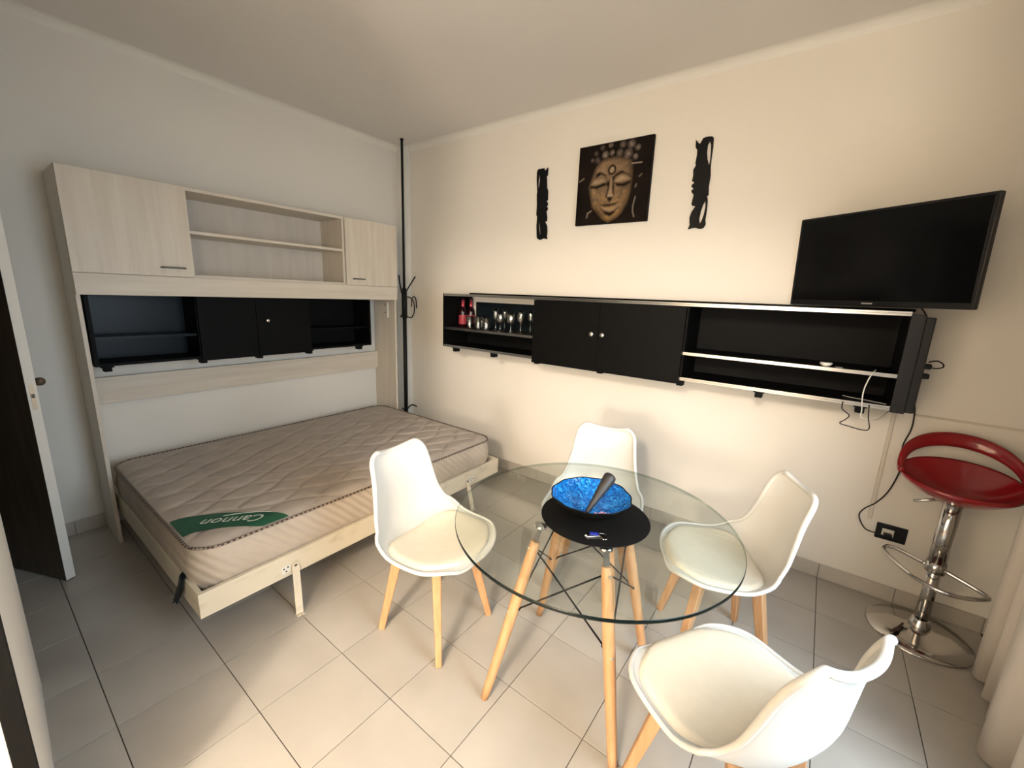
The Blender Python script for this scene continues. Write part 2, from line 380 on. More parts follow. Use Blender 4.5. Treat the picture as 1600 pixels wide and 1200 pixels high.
# ================================================================== wall bed
wb = thing('wall_bed', 'cream wood-effect fold-down wall bed with overhead cupboards and lowered slatless frame', 'bed', (.17, -1.37, 0))
Y0, Y1, XF, XC = -2.395, -.348, .340, .322
ZT, ZD, ZR = 2.082, 1.563, 1.449
P = MT['lam']
for y in (Y0, Y1 - .018): MB().box(.002, XC - .004, y, y + .018, 0, ZR).build('side_panel', P, wb, .0015)
for y, z0, z1 in ((Y0, ZR, ZT), (Y1 - .018, ZR, ZT), (-1.885, ZD, ZT - .018), (-.861, ZD, ZT - .018)):
    MB().box(.002, XC - .001, y, y + .018, z0, z1).build('cupboard_side', P, wb, .001)
MB().box(.002, XC, Y0 + .018, Y1 - .018, ZT - .018, ZT).build('cupboard_top', MT['lam_h'], wb, .001)
MB().box(.002, XC, Y0 + .018, Y1 - .018, ZD - .004, ZD + .016).build('cupboard_bottom', MT['lam_h'], wb, .001)
MB().box(.002, .012, Y0 + .018, Y1 - .018, ZD + .016, ZT - .018).build('back_panel', MT['inside'], wb)
MB().box(.012, XC - .004, -1.867, -.861, 1.821, 1.839).build('shelf', MT['lam_h'], wb, .001)
for nm, a, b, hy0, hy1 in (('cupboard_door', Y0 + .001, -1.867, -2.027, -1.911), ('cupboard_door', -.843, Y1 - .001, -.788, -.681)):
    dr = MB().box(XC + .001, XF, a, b, ZD + .001, ZT - .001).build(nm, P, wb, .0015)
    z = 1.614; pts = curve_pts([(XF, hy0, z), (XF + .020, hy0 + .012, z), (XF + .026, (hy0 + hy1) / 2, z), (XF + .020, hy1 - .012, z), (XF, hy1, z)], 6)
    MB().tube(pts, .0052, 10).build('handle', MT['grey_steel'], dr)
MB().box(XC - .004, XF, Y0 + .001, Y1 - .001, ZR, ZD - .002).build('top_rail', MT['lam_h'], wb, .0015)
MB().box(.018, .040, Y0 + .018, Y1 - .016, .791, .952).build('lower_rail', MT['lam_h'], wb, .0015)
lt = MB().box(.205, .225, Y1 - .030, Y1 - .018, 1.285, 1.425).build('lock_bar', MT['plastic_w'], wb, .002)
for z in (1.33, 1.40): MB().cyl((.175, Y1 - .0195, z), (.175, Y1 - .018, z), .006, n=10).build('screw_hole', MT['brown_board'], wb)
# lowered bed frame
BX = 1.595; by0, by1 = -2.362, -.396
br = MB().box(BX - .020, BX, by0, by1, .168, .281).build('bed_rail', MT['bedrail'], wb, .0015)
MB().box(BX - .0005, BX + .0008, -1.402, -1.399, .20, .281).build('crack', MT['brown_board'], br)
for y in (by0, by1 - .02): MB().box(.05, BX - .020, y, y + .02, .168, .281).build('end_rail', MT['bedrail'], wb, .0015)
MB().box(.05, BX - .020, by0 + .02, by1 - .02, .215, .232).build('bed_board', MT['brown_board'], wb)
for ty_, ax_, sg in (((-1.974, .212), (1.678, -2.006), -1), ((-.752, .214), (1.640, -.737), 1)):
    y, z = ty_; fx, fy = ax_
    lg = MB(); top = Vector((BX + .006, y, z)); ft = Vector((fx, fy, .006))
    lg.bar(top, ft, .034, .004, ax=(0, 1, 0)); lg.tube([(top.x - .002, y, z), (top.x + .002, y, z)], .0172, 16)
    lg.bar(ft + Vector((-.012, 0, -.004)), ft + Vector((.012, 0, -.004)), .034, .004, ax=(0, 1, 0))
    l = lg.build('bed_leg', MT['bedrail'], wb, .0008)
    MB().cyl((top.x + .001, y, z), (top.x + .004, y, z), .0075, n=12).build('pivot_bolt', MT['grey_steel'], l)
    hp = MB().box(BX + .0005, BX + .003, y + sg * .022, y + sg * .064, z - .022, z + .016).build('hinge_plate', MT['plastic_w'], wb, .001)
    ho = MB()
    for dy, dz in ((.034, .006), (.053, .004), (.043, -.012)): ho.cyl((BX + .0028, y + sg * dy, z + dz), (BX + .0036, y + sg * dy, z + dz), .0042, n=10)
    ho.build('screw', MT['black_metal'], hp)
st = curve_pts([(1.415, by0 + .010, .300), (1.415, by0 - .006, .285), (1.40, by0 - .012, .24), (1.37, by0 - .022, .175), (1.385, by0 - .028, .165), (1.42, by0 - .012, .23), (1.43, by0 - .004, .285), (1.43, by0 + .012, .303)], 6)
ms = MB()
for i in range(len(st) - 1): ms.bar(st[i], st[i + 1], .030, .003, ax=(1, 0, 0))
ms.build('pull_strap', MT['black_gloss'], wb)

# ================================================================== mattress
mt = thing('mattress', 'bare beige quilted double mattress with brown corded edge and green corner label', 'mattress', (.86, -1.39, .234))
mx0, mx1, my0, my1, mz0, mz1 = .165, 1.568, -2.350, -.432, .234, .460
rc = .115
def rr_path(ins=0.0, n=8):
    a0, a1, b0, b1, q = mx0 + ins, mx1 - ins, my0 + ins, my1 - ins, max(rc - ins, .01); out = []
    for cx, cy, g0 in ((a1 - q, b0 + q, -PI / 2), (a1 - q, b1 - q, 0), (a0 + q, b1 - q, PI / 2), (a0 + q, b0 + q, PI)):
        for k in range(n + 1):
            g = g0 + PI / 2 * k / n; out.append((cx + q * math.cos(g), cy + q * math.sin(g)))
    return out
def densify(pl, step=.04):
    out = []
    for i, p in enumerate(pl):
        q = pl[(i + 1) % len(pl)]; d = math.dist(p, q); k = max(1, int(d / step))
        out += [(p[0] + (q[0] - p[0]) * t / k, p[1] + (q[1] - p[1]) * t / k) for t in range(k)]
    return out
base = densify(rr_path())
side = MB(); vs = []; rows = 7
for i in range(rows + 1):
    t = i / rows; z = mz0 + .004 + (mz1 - .012 - mz0 - .004) * t; bul = .016 * math.sin(PI * t) - .006
    for j, (x, y) in enumerate(base):
        cx, cy = (mx0 + mx1) / 2, (my0 + my1) / 2
        nx = max(-1, min(1, (x - cx) / ((mx1 - mx0) / 2 - rc))) ; ny = max(-1, min(1, (y - cy) / ((my1 - my0) / 2 - rc)))
        nx = (abs(nx) > .999) * (x - math.copysign((mx1 - mx0) / 2 - rc, x - cx) - cx) / rc; ny = (abs(ny) > .999) * (y - math.copysign((my1 - my0) / 2 - rc, y - cy) - cy) / rc
        vs.append((x + nx * bul, y + ny * bul, z))
nb = len(base)
side.add(vs, [(i * nb + j, i * nb + (j + 1) % nb, (i + 1) * nb + (j + 1) % nb, (i + 1) * nb + j) for i in range(rows) for j in range(nb)], True)
side.f.append(tuple(range(nb))[::-1]); side.sm.append(False); side.mi.append(0)
side.build('border', MT['border'], mt)
# quilted top: ogee stitching pressed into a domed panel
def quilt(x, y):
    best = 9
    px, py = .165, .30
    yy = y + .028 * math.sin(7 * x)
    u = x / px; v = yy / py
    for k in (0, 1):
        s_ = .5 * math.sin(PI * (v + k)) * .92
        dd = (u - s_) % 1.0; dd = min(dd, 1 - dd) * px
        best = min(best, dd)
    return best
NX, NY = 118, 160
g = np.zeros((NX + 1, NY + 1, 3)); vs = []
def inside_scale(x, y):
    """clamp a point of the rectangle to the rounded outline"""
    ins = .006; a0, a1, b0, b1, q = mx0 + ins, mx1 - ins, my0 + ins, my1 - ins, rc - ins
    cx = min(max(x, a0 + q), a1 - q); cy = min(max(y, b0 + q), b1 - q); dx, dy = x - cx, y - cy
    m_ = max(abs(dx), abs(dy)); e_ = math.hypot(dx, dy)
    if e_ > 1e-9 and abs(dx) > 0 and abs(dy) > 0: k = m_ / e_; return cx + dx * k, cy + dy * k
    return x, y
tp = MB()
for i in range(NX + 1):
    for j in range(NY + 1):
        x = mx0 + .006 + (mx1 - mx0 - .012) * i / NX; y = my0 + .006 + (my1 - my0 - .012) * j / NY
        x2, y2 = inside_scale(x, y)
        e_ = min(x - mx0, mx1 - x, y - my0, my1 - y); edge = min(1, max(0, e_ / .07))
        q = quilt(x2, y2)
        z = mz1 - .014 + .016 * math.sin(edge * PI / 2) - .0085 * math.exp(-(q / .009) ** 2) * edge + .003 * math.sin(PI * min(q / .08, 1) / 2) * edge
        vs.append((x2, y2, z))
W_ = NY + 1
tp.add(vs, [(i * W_ + j, (i + 1) * W_ + j, (i + 1) * W_ + j + 1, i * W_ + j + 1) for i in range(NX) for j in range(NY)], True)
tp.build('quilted_top', MT['mattress'], mt)
cord = densify(rr_path(-.002), .03)
MB().tube([(x, y, mz1 - .012) for x, y in cord], .0058, 8, closed=True).build('cord', MT['cord'], mt)
MB().tube([(x, y, mz0 + .008) for x, y in cord], .005, 6, closed=True).build('cord', MT['cord'], mt)
# green satin label laid across the near corner
def topz(x, y):
    e_ = min(x - mx0, mx1 - x, y - my0, my1 - y); return mz1 - .014 + .016 * math.sin(min(1, max(0, e_ / .07)) * PI / 2) + .004
lo = [(1.210, -2.338), (1.255, -2.255), (1.315, -2.165), (1.395, -2.085), (1.475, -2.015), (1.535, -1.975), (1.556, -1.968)]
hi = [(1.395, -2.338), (1.405, -2.300), (1.430, -2.255), (1.462, -2.205), (1.505, -2.155), (1.545, -2.105), (1.557, -2.08)]
lo = curve_pts([(*p, 0) for p in lo], 4); hi = curve_pts([(*p, 0) for p in hi], 4)
lb = MB(); n = len(lo); K = 8; vs = []
for a, b in zip(lo, hi):
    for k in range(K + 1):
        p = a + (b - a) * k / K; x2, y2 = inside_scale(p.x, p.y); vs.append((x2, y2, topz(x2, y2)))
lb.add(vs, [(i * (K + 1) + k, (i + 1) * (K + 1) + k, (i + 1) * (K + 1) + k + 1, i * (K + 1) + k + 1) for i in range(n - 1) for k in range(K)], True)
label = tag(lb.build('brand_label', MT['green'], mt), 'green satin corner label with white script')
def text_obj(name, body, size, m, parent, mw, shear=0.0, ext=.0002):
    c = bpy.data.curves.new(name, 'FONT'); c.body = body; c.size = size; c.align_x = 'CENTER'; c.align_y = 'CENTER'; c.shear = shear; c.extrude = ext; c.resolution_u = 3
    t = bpy.data.objects.new(name, c); COL.objects.link(t)
    dg = bpy.context.evaluated_depsgraph_get(); me = bpy.data.meshes.new_from_object(t.evaluated_get(dg)); bpy.data.objects.remove(t)
    me.materials.clear(); me.materials.append(m); me.transform(mw)
    if 'base' in parent: me.transform(Matrix.Translation(-Vector(parent['base'])))
    o = bpy.data.objects.new(name, me); COL.objects.link(o); o.parent = parent
    return o
tdir = math.atan2(-2.205 + 2.055, 1.36 - 1.475)          # reads from the wall side
c0 = (1.425, -2.150)
text_obj('lettering', 'Cannon', .082, MT['ink'], label, Matrix.Translation((*c0, topz(*c0) + .0012)) @ Matrix.Rotation(tdir, 4, 'Z'), .35)
dx, dy = math.cos(tdir + PI / 2), math.sin(tdir + PI / 2)
text_obj('small_lettering', 'DESDE 1873', .018, MT['ink'], label, Matrix.Translation((c0[0] - dx * .052, c0[1] - dy * .052, topz(*c0) + .0012)) @ Matrix.Rotation(tdir, 4, 'Z')) if False else None
sw = []
for t in range(14):
    u = -.06 + .20 * t / 13; v = -.045 - .012 * math.sin(PI * t / 13); ca, sa = math.cos(tdir), math.sin(tdir)
    x, y = c0[0] - u * ca * 1 - v * sa * -1, c0[1] - u * sa + v * ca * -1 * -1
    x, y = c0[0] + ca * (-u) - sa * v, c0[1] + sa * (-u) + ca * v
    sw.append((x, y, topz(x, y) + .0008))
MB().tube(sw, .0016, 5).build('flourish', MT['ink'], label)

# ================================================================== black cabinet inside the bed bay
bc = thing('wall_cabinet', 'short black cabinet with one round knob hung inside the bed bay', 'cabinet', (.13, -1.465, 1.05))
B = MT['black']; a0, a1, zb, zt, xf = -2.358, -.575, 1.048, 1.47, .250
MB().box(.002, xf, a0, a0 + .018, zb, zt).build('side_panel', B, bc); MB().box(.002, xf, a1 - .018, a1, zb, zt).build('side_panel', B, bc)
MB().box(.002, xf, a0 + .018, a1 - .018, zb, zb + .016).build('bottom_board', B, bc); MB().box(.002, xf, a0 + .018, a1 - .018, zt - .016, zt).build('top_board', B, bc)
MB().box(.002, .014, a0 + .018, -1.852, zb + .016, zt - .016).build('back_panel', MT['black_gloss'], bc)
MB().box(.002, .014, -1.852, a1 - .018, zb + .016, zt - .016).build('back_panel', MT['black_mat'], bc)
for y in (-1.852, -1.134): MB().box(.014, xf, y - .008, y + .008, zb + .016, zt - .016).build('divider', B, bc)
MB().box(.014, xf - .03, a0 + .018, -1.860, 1.197, 1.212).build('shelf', MT['black_gloss'], bc); MB().box(.014, xf - .03, -1.126, a1 - .018, 1.197, 1.212).build('shelf', B, bc)
for ya, yb, kn in ((-1.855, -1.515, None), (-1.511, -1.130, -1.447)):
    dr = MB().box(xf + .001, xf + .018, ya, yb, zb - .012, zt + .01).build('door', B, bc, .001)
    if kn: MB().lathe([(.0, .026), (.010, .025), (.014, .019), (.013, .012), (.007, .008), (.007, 0)], tuple(bc['base']), 14).build('knob', MT['chrome'], dr).matrix_basis = Matrix.Translation((xf + .018 - .13, kn + 1.465, 1.288 - 1.05)) @ Matrix.Rotation(PI / 2, 4, 'Y')
for y in (-2.308, -1.846, -1.503, -1.138, -.690):
    MB().box(xf - .07, xf + .004, y - .028, y + .028, zb - .008, zb).box(xf - .05, xf + .006, y - .017, y + .017, zb - .030, zb - .008).build('bracket', MT['black_mat'], bc, .001)

# ================================================================== long black wall cabinet
lc = thing('wall_cabinet', 'long black wall cabinet with aluminium edging, two doors and open end bays', 'cabinet', (2.36, -.15, 1.08))
D = .300; c0x, c1x = .875, 3.800; zb, zm, zt = 1.083, 1.232, 1.508
yb_ = -.002
MB().box(c0x, c0x + .018, -D, yb_, zb, zt + .017).build('side_panel', B, lc, .001)
MB().box(c1x - .030, c1x + .020, -D + .004, yb_, zb - .010, zt + .006).build('side_panel', MT['plastic_b'], lc, .002)
MB().box(c1x + .020, c1x + .052, -D + .010, -.02, zb - .004, zt - .004).build('cable_duct', MT['plastic_b'], lc, .004)
for nm, z in (('bottom_board', zb), ('top_board', zt)):
    bd = MB().box(c0x + .018, c1x - .030, -D + .003, yb_, z, z + .017).build(nm, B, lc)
    e = MB(); x1 = c1x - .030
    e.box(c0x + .014, x1, -D - .003, -D + .003, z - .001, z + .007).box(c0x + .014, x1, -D - .001, -D + .003, z + .007, z + .011).box(c0x + .014, x1, -D - .003, -D + .003, z + .011, z + .0185)
    e.build('aluminium_edge', MT['alu'], bd, .0008)
MB().box(.945, c1x + .01, -.05, yb_, zt + .0172, zt + .030).build('top_lip', B, lc)
for xa, xb in ((c0x + .018, 1.822), (2.842, c1x - .030)):
    sh = MB().box(xa, xb, -D + .006, yb_, zm, zm + .016).build('shelf', B, lc)
    MB().box(xa, xb, -D + .000, -D + .006, zm - .001, zm + .017).build('aluminium_edge', MT['alu'], sh, .001)
for x in (1.822, 2.842): MB().box(x - .009, x + .009, -D + .004, yb_, zb + .017, zt).build('divider', B, lc)
# back boards: the glasses bay has a shorter board that leaves the wall bare above and beside it
MB().box(1.831, c1x - .030, -.010, yb_, zb + .017, zt).build('back_panel', MT['black_mat'], lc)
MB().box(.990, 1.813, -.010, yb_, zm + .016, 1.462).build('back_panel', MT['black_gloss'], lc)
MB().box(c0x + .018, 1.813, -.010, yb_, zb + .017, zm).build('back_panel', MT['black_mat'], lc)
MB().box(c0x + .018, .940, -.010, yb_, zm + .016, zt).build('back_panel', MT['black_mat'], lc)
for xa, xb, kx in ((1.812, 2.316, 2.279), (2.319, 2.842, 2.354)):
    dr = MB().box(xa, xb, -D - .023, -D - .004, 1.062, 1.506).build('door', B, lc, .001)
    MB().lathe([(.0, .027), (.011, .026), (.016, .020), (.015, .012), (.008, .008), (.008, 0)], tuple(lc['base']), 16).build('knob', MT['nickel'], dr).matrix_basis = Matrix.Translation((kx - 2.36, -D - .023 + .15, 1.304 - 1.08)) @ Matrix.Rotation(PI / 2, 4, 'X')
for x in (1.012, 1.424, 1.836, 2.336, 2.845, 3.250, 3.668):
    MB().box(x - .026, x + .026, -D + .002, -D + .07, zb - .008, zb).box(x - .017, x + .017, -D, -D + .05, zb - .034, zb - .008).build('bracket', MT['black_mat'], lc, .001)

# bottles and glasses on its shelf
zs = zm + .0162
bottle_prof = [(0, .001), (.031, .001), (.034, .006), (.034, .120), (.031, .140), (.018, .162), (.0135, .172), (.0130, .225), (.0145, .226), (.0145, .238), (0, .239)]
def bottle(x, y, lab):
    t = thing('wine_bottle', lab, 'bottle', (x, y, zs), 'red-labelled bottles on the cabinet shelf'); c = (x, y, zs)
    MB().lathe(bottle_prof, c, 18).build('body', MT['wine'], t)
    MB().lathe([(.0345, .022), (.0348, .024), (.0348, .098), (.0345, .100)], c, 18).build('paper_label', MT['winelabel'], t)
    MB().lathe([(.0142, .172), (.0142, .240), (0, .2402)], c, 14).build('neck_foil', MT['foil'], t)
bottle(.945, -.130, 'small dark bottle with red label and red foil neck, in front')
bottle(.962, -.045, 'small dark bottle with red foil neck, behind the other bottle')
def glass(kind, prof, x, y, lab, cat, grp, first={}):
    if kind in first: o = copy_tree(first[kind]); o.location = (x, y, zs); o['label'] = lab; return o
    o = MB().lathe(prof, (0, 0, 0), 20).build(kind, MT['glassware']); o.location = (x, y, zs); first[kind] = o
    return tag(o, lab, cat, grp)
tum = [(0, .004), (.026, .004), (.028, 0), (.029, .006), (.033, .095), (.0325, .0955), (.031, .095), (.0265, .014), (0, .012)]
flute = [(0, 0), (.029, 0), (.029, .002), (.006, .007), (.0042, .016), (.0042, .060), (.008, .066), (.017, .082), (.023, .110), (.0245, .138), (.0215, .172), (.0205, .172), (.0225, .138), (.021, .111), (.015, .085), (0, .071)]
gob = [(0, 0), (.030, 0), (.030, .002), (.006, .007), (.0046, .016), (.0046, .048), (.009, .055), (.024, .070), (.031, .095), (.030, .118), (.0275, .142), (.0265, .142), (.0285, .118), (.0293, .095), (.023, .073), (0, .060)]
order = ['first', 'second', 'third', 'fourth', 'fifth', 'sixth']
for i, (x, y) in enumerate([(1.010, -.115), (1.085, -.195), (1.065, -.06), (1.205, -.225), (1.150, -.11), (1.300, -.235)]):
    glass('tumbler', tum, x, y, f'straight clear glass tumbler, {order[i]} one along from the red-labelled bottles', 'glass', 'tumblers on the cabinet shelf')
for i, (x, y) in enumerate([(1.330, -.150), (1.350, -.055), (1.620, -.205), (1.655, -.125)]):
    glass('champagne_flute', flute, x, y, f'tall narrow stemmed champagne glass, {order[i]} one along from the bottles', 'glass', 'flutes on the cabinet shelf')
for i, (x, y) in enumerate([(1.436, -.225), (1.462, -.120), (1.540, -.225), (1.556, -.120)]):
    glass('wine_glass', gob, x, y, f'short rounded stemmed wine glass, {order[i]} one along from the tumblers', 'glass', 'wine glasses on the cabinet shelf')

# ================================================================== television on a swivel arm
TVc = Vector((3.611, -.222, 1.759)); yaw, tilt = math.radians(-31.5), math.radians(2.63)
ex_ = Vector((math.cos(yaw), math.sin(yaw), 0)); nn = Vector((math.sin(yaw), -math.cos(yaw), 0))
ez_ = Vector((0, 0, 1)) * math.cos(tilt) + nn * math.sin(tilt); nf = ex_.cross(ez_)
if nf.dot(nn) < 0: nf = -nf
tv = thing('television', 'black flat television swung out from the wall above the long black cabinet', 'television', tuple(TVc))
def tvbox(u0, u1, v0, v1, n0, n1):
    vs = [TVc + ex_ * u + ez_ * v + nf * q for u in (u0, u1) for v in (v0, v1) for q in (n0, n1)]
    return MB().add(vs, [(0, 1, 3, 2), (4, 6, 7, 5), (0, 4, 5, 1), (2, 3, 7, 6), (0, 2, 6, 4), (1, 5, 7, 3)])
tvbox(-.3675, .3675, -.2175, .2175, -.030, 0).build('housing', MT['plastic_b'], tv, .004)
tvbox(-.354, .354, -.192, .206, -.004, .0012).build('screen', MT['screen'], tv, .0005)
tvbox(-.022, .022, -.2065, -.2005, 0, .0012).build('front_mark', MT['gold_print'], tv)
tvbox(-.25, .25, -.14, .10, -.060, -.030).build('rear_housing', MT['plastic_b'], tv, .01)
bk = TVc - nf * .06
arm = MB().bar(bk, (3.72, -.02, 1.76), .05, .025).box(3.66, 3.78, -.022, -.001, 1.66, 1.86)
arm.build('wall_arm', MT['black_metal'], tv, .002)

# ================================================================== painting of a serene face
CAN = dict(curls=[(0.271, 0.807), (0.376, 0.859), (0.469, 0.871), (0.574, 0.855), (0.689, 0.828), (0.787, 0.779), (0.332, 0.953), (0.446, 0.968), (0.61, 0.949), (0.723, 0.936), (0.809, 0.883), (0.246, 0.894), (0.197, 0.818)],
 face=[(0.381, 0.792), (0.498, 0.801), (0.615, 0.779), (0.726, 0.733), (0.748, 0.61), (0.747, 0.51), (0.738, 0.368), (0.71, 0.247), (0.651, 0.136), (0.586, 0.077), (0.482, 0.035), (0.405, 0.078), (0.324, 0.16), (0.256, 0.231), (0.213, 0.377), (0.191, 0.488), (0.227, 0.591), (0.268, 0.703), (0.323, 0.769)],
 eyes=[[(0.202, 0.513), (0.255, 0.55), (0.339, 0.576), (0.376, 0.568), (0.403, 0.533), (0.344, 0.519), (0.258, 0.51)], [(0.535, 0.518), (0.578, 0.56), (0.634, 0.572), (0.691, 0.562), (0.745, 0.525), (0.696, 0.513), (0.618, 0.499)]],
 dark=[[(0.187, 0.499), (0.273, 0.49), (0.405, 0.518), (0.419, 0.484), (0.288, 0.45), (0.199, 0.465)], [(0.536, 0.503), (0.642, 0.481), (0.747, 0.504), (0.755, 0.478), (0.669, 0.442), (0.564, 0.458)],
  [(0.253, 0.577), (0.335, 0.62), (0.41, 0.59), (0.44, 0.474), (0.409, 0.611), (0.32, 0.659), (0.272, 0.644)], [(0.512, 0.516), (0.542, 0.575), (0.63, 0.605), (0.724, 0.573), (0.628, 0.641), (0.55, 0.61), (0.501, 0.569)],
  [(0.438, 0.334), (0.528, 0.331), (0.508, 0.285), (0.484, 0.266), (0.458, 0.29)], [(0.351, 0.251), (0.415, 0.245), (0.488, 0.244), (0.553, 0.25), (0.614, 0.257), (0.573, 0.227), (0.491, 0.212), (0.405, 0.221)], [(0.384, 0.183), (0.435, 0.157), (0.497, 0.142), (0.555, 0.154), (0.597, 0.188), (0.564, 0.121), (0.502, 0.083), (0.426, 0.12)],
  [(.415, .50), (.45, .45), (.425, .34), (.44, .33), (.468, .45), (.468, .55)], [(.505, .45), (.522, .36), (.545, .34), (.53, .47), (.515, .53)]],
 light=[[(0.471, 0.573), (0.468, 0.458), (0.445, 0.356), (0.458, 0.325), (0.485, 0.315), (0.511, 0.325), (0.517, 0.347), (0.497, 0.454), (0.494, 0.56)], [(0.376, 0.211), (0.493, 0.191), (0.598, 0.204), (0.554, 0.165), (0.496, 0.153), (0.422, 0.169)]])
def inpoly(P, U, V):
    c = np.zeros(U.shape, bool); n = len(P)
    for i in range(n):
        (x0, y0), (x1, y1) = P[i], P[(i + 1) % n]
        with np.errstate(divide='ignore', invalid='ignore'):
            c ^= ((y0 > V) != (y1 > V)) & (U < (x1 - x0) * (V - y0) / (y1 - y0 + 1e-12) + x0)
    return c
def dist_seg(P, U, V):
    best = np.full(U.shape, 9.0)
    for (x0, y0), (x1, y1) in zip(P[:-1], P[1:]):
        t = np.clip(((U - x0) * (x1 - x0) + (V - y0) * (y1 - y0)) / ((x1 - x0) ** 2 + (y1 - y0) ** 2), 0, 1)
        best = np.minimum(best, np.hypot(U - x0 - t * (x1 - x0), V - y0 - t * (y1 - y0)))
    return best
def paint(n=150):
    V, U = np.meshgrid(np.linspace(0, 1, n), np.linspace(0, 1, n), indexing='ij')
    rng = np.random.RandomState(3)
    def noise(k):
        a = rng.rand(k + 2, k + 2); x = U * k; y = V * k; i = x.astype(int); j = y.astype(int); fx = x - i; fy = y - j
        fx = fx * fx * (3 - 2 * fx); fy = fy * fy * (3 - 2 * fy)
        return (a[j, i] * (1 - fx) + a[j, i + 1] * fx) * (1 - fy) + (a[j + 1, i] * (1 - fx) + a[j + 1, i + 1] * fx) * fy
    n1, n2, n3 = noise(6), noise(16), noise(45)
    dk = np.array([.009, .006, .0045]); C = np.ones((n, n, 3)) * dk * (0.7 + .8 * n1)[..., None]
    def blend(mask, col):
        nonlocal C
        C = C * (1 - mask[..., None]) + np.array(col) * mask[..., None]
    def soft(P, wdt):
        return np.clip(np.where(inpoly(P, U, V), 1, -1) * dist_seg(P + [P[0]], U, V) / wdt * .5 + .5, 0, 1)
    fm = soft(CAN['face'], .035); tone = (.30 + .45 * n1 + .45 * n2 + .40 * n3)
    warm = np.clip((.45 - V) * 1.6 + n2 * .5 - .2, 0, 1)[..., None]
    fc = (np.array([.225, .15, .085]) * (1 - warm) + np.array([.30, .175, .065]) * warm) * tone[..., None]
    C = C * (1 - fm[..., None]) + fc * fm[..., None]
    blend(np.clip((U - .60) * 3, 0, .75) * fm * (V > .2), dk * 2.2)
    for i, (x, y) in enumerate(CAN['curls']):
        rr = (.040, .046, .034, .046, .055, .036, .034, .032, .042, .05, .036, .034, .026)[i]; d_ = np.hypot(U - x, (V - y) * 1.0) / rr
        k = (.35, .8, .8, .55, .8, .8, .45, .85, .6, .7, .7, .3, .5)[i]
        blend(np.clip(1.25 - d_, 0, 1) * k * (.5 + .8 * n3), (.26, .20, .165))
    for P_ in CAN['light']: blend(soft(P_, .012) * .9, (.33, .23, .14))
    for P_ in CAN['dark']: blend(soft(P_, .014), dk)
    for P_ in CAN['eyes']: blend(soft(P_, .016) * .95 * (.6 + .6 * n2), (.36, .26, .16))
    d_ = np.hypot((U - .487) / .046, (V - .664) / .052); blend(np.clip(1.5 - np.abs(d_ - 1) * 5, 0, 1), dk); blend(np.clip(3 - d_ * 4.2, 0, 1), (.30, .23, .14))
    for P_, w_, k in (([(0.75, 0.705), (0.876, 0.70)], .008, .9), ([(0.83, 0.30), (0.81, 0.197), (0.812, 0.124), (0.835, 0.06)], .010, .5), ([(0.229, 0.173), (0.179, 0.149), (0.167, 0.094)], .011, .6), ([(0.025, 0.571), (0.087, 0.602)], .010, .6), ([(.86, .54), (.885, .56)], .012, .35), ([(.82, .42), (.83, .45)], .012, .4), ([(.455, .35), (.52, .345)], .012, .7)):
        blend(np.clip(1.4 - dist_seg(P_, U, V) / w_, 0, 1) * k, (.34, .28, .22))
    return np.clip(C, 0, 1)
pc = thing('painting', 'square canvas painting of a serene gold face with closed eyes on black', 'picture', (2.194, 0, 2.033))
MB().box(1.936, 2.452, -.030, -.003, 2.033, 2.541).build('canvas', MT['black_mat'], pc, .002)
n = 150; img = paint(n); vs = [(1.9375 + .513 * i / (n - 1), -.0304, 2.0345 + .505 * j / (n - 1)) for j in range(n) for i in range(n)]
pm = MB().add(vs, [(j * n + i, j * n + i + 1, (j + 1) * n + i + 1, (j + 1) * n + i) for j in range(n - 1) for i in range(n - 1)])
m_ = mat('painted_canvas', (.1, .1, .1), .8, spec=.08); at = N(m_, 'ShaderNodeAttribute', attribute_name='paint'); m_.node_tree.links.new(at.outputs['Color'], m_.node_tree.nodes['Principled BSDF'].inputs['Base Color'])
po = pm.build('painted_face', m_, pc, weld=False)
ca = po.data.color_attributes.new('paint', 'FLOAT_COLOR', 'POINT'); ca.data.foreach_set('color', np.concatenate([img.reshape(-1, 3), np.ones((n * n, 1))], 1).astype(np.float32).ravel())

# ================================================================== carved wall figures
MASK_RIGHT = [[(2.697, 2.469), (2.717, 2.447), (2.724, 2.443), (2.738, 2.471), (2.751, 2.474), (2.773, 2.474), (2.788, 2.471), (2.795, 2.462), (2.797, 2.417), (2.796, 2.354), (2.798, 2.306), (2.803, 2.261), (2.801, 2.202), (2.806, 2.154), (2.798, 2.15), (2.804, 2.127), (2.807, 2.082), (2.805, 2.016), (2.81, 1.99), (2.8, 1.97), (2.78, 1.965), (2.755, 1.974), (2.737, 1.974), (2.712, 1.966), (2.719, 1.991), (2.713, 2.035), (2.721, 2.066), (2.74, 2.098), (2.722, 2.102), (2.715, 2.11), (2.722, 2.163), (2.707, 2.18), (2.706, 2.19), (2.718, 2.196), (2.703, 2.211), (2.704, 2.221), (2.716, 2.229), (2.713, 2.238), (2.703, 2.241), (2.706, 2.273), (2.702, 2.304), (2.714, 2.327), (2.71, 2.34), (2.713, 2.381), (2.712, 2.411), (2.701, 2.425)], [(2.776, 2.449), (2.767, 2.431), (2.767, 2.393), (2.774, 2.353), (2.788, 2.316), (2.791, 2.336), (2.79, 2.384), (2.785, 2.428)], [(2.793, 2.126), (2.782, 2.104), (2.773, 2.064), (2.77, 2.023), (2.776, 1.995), (2.784, 2.007), (2.793, 2.042), (2.798, 2.087)]]
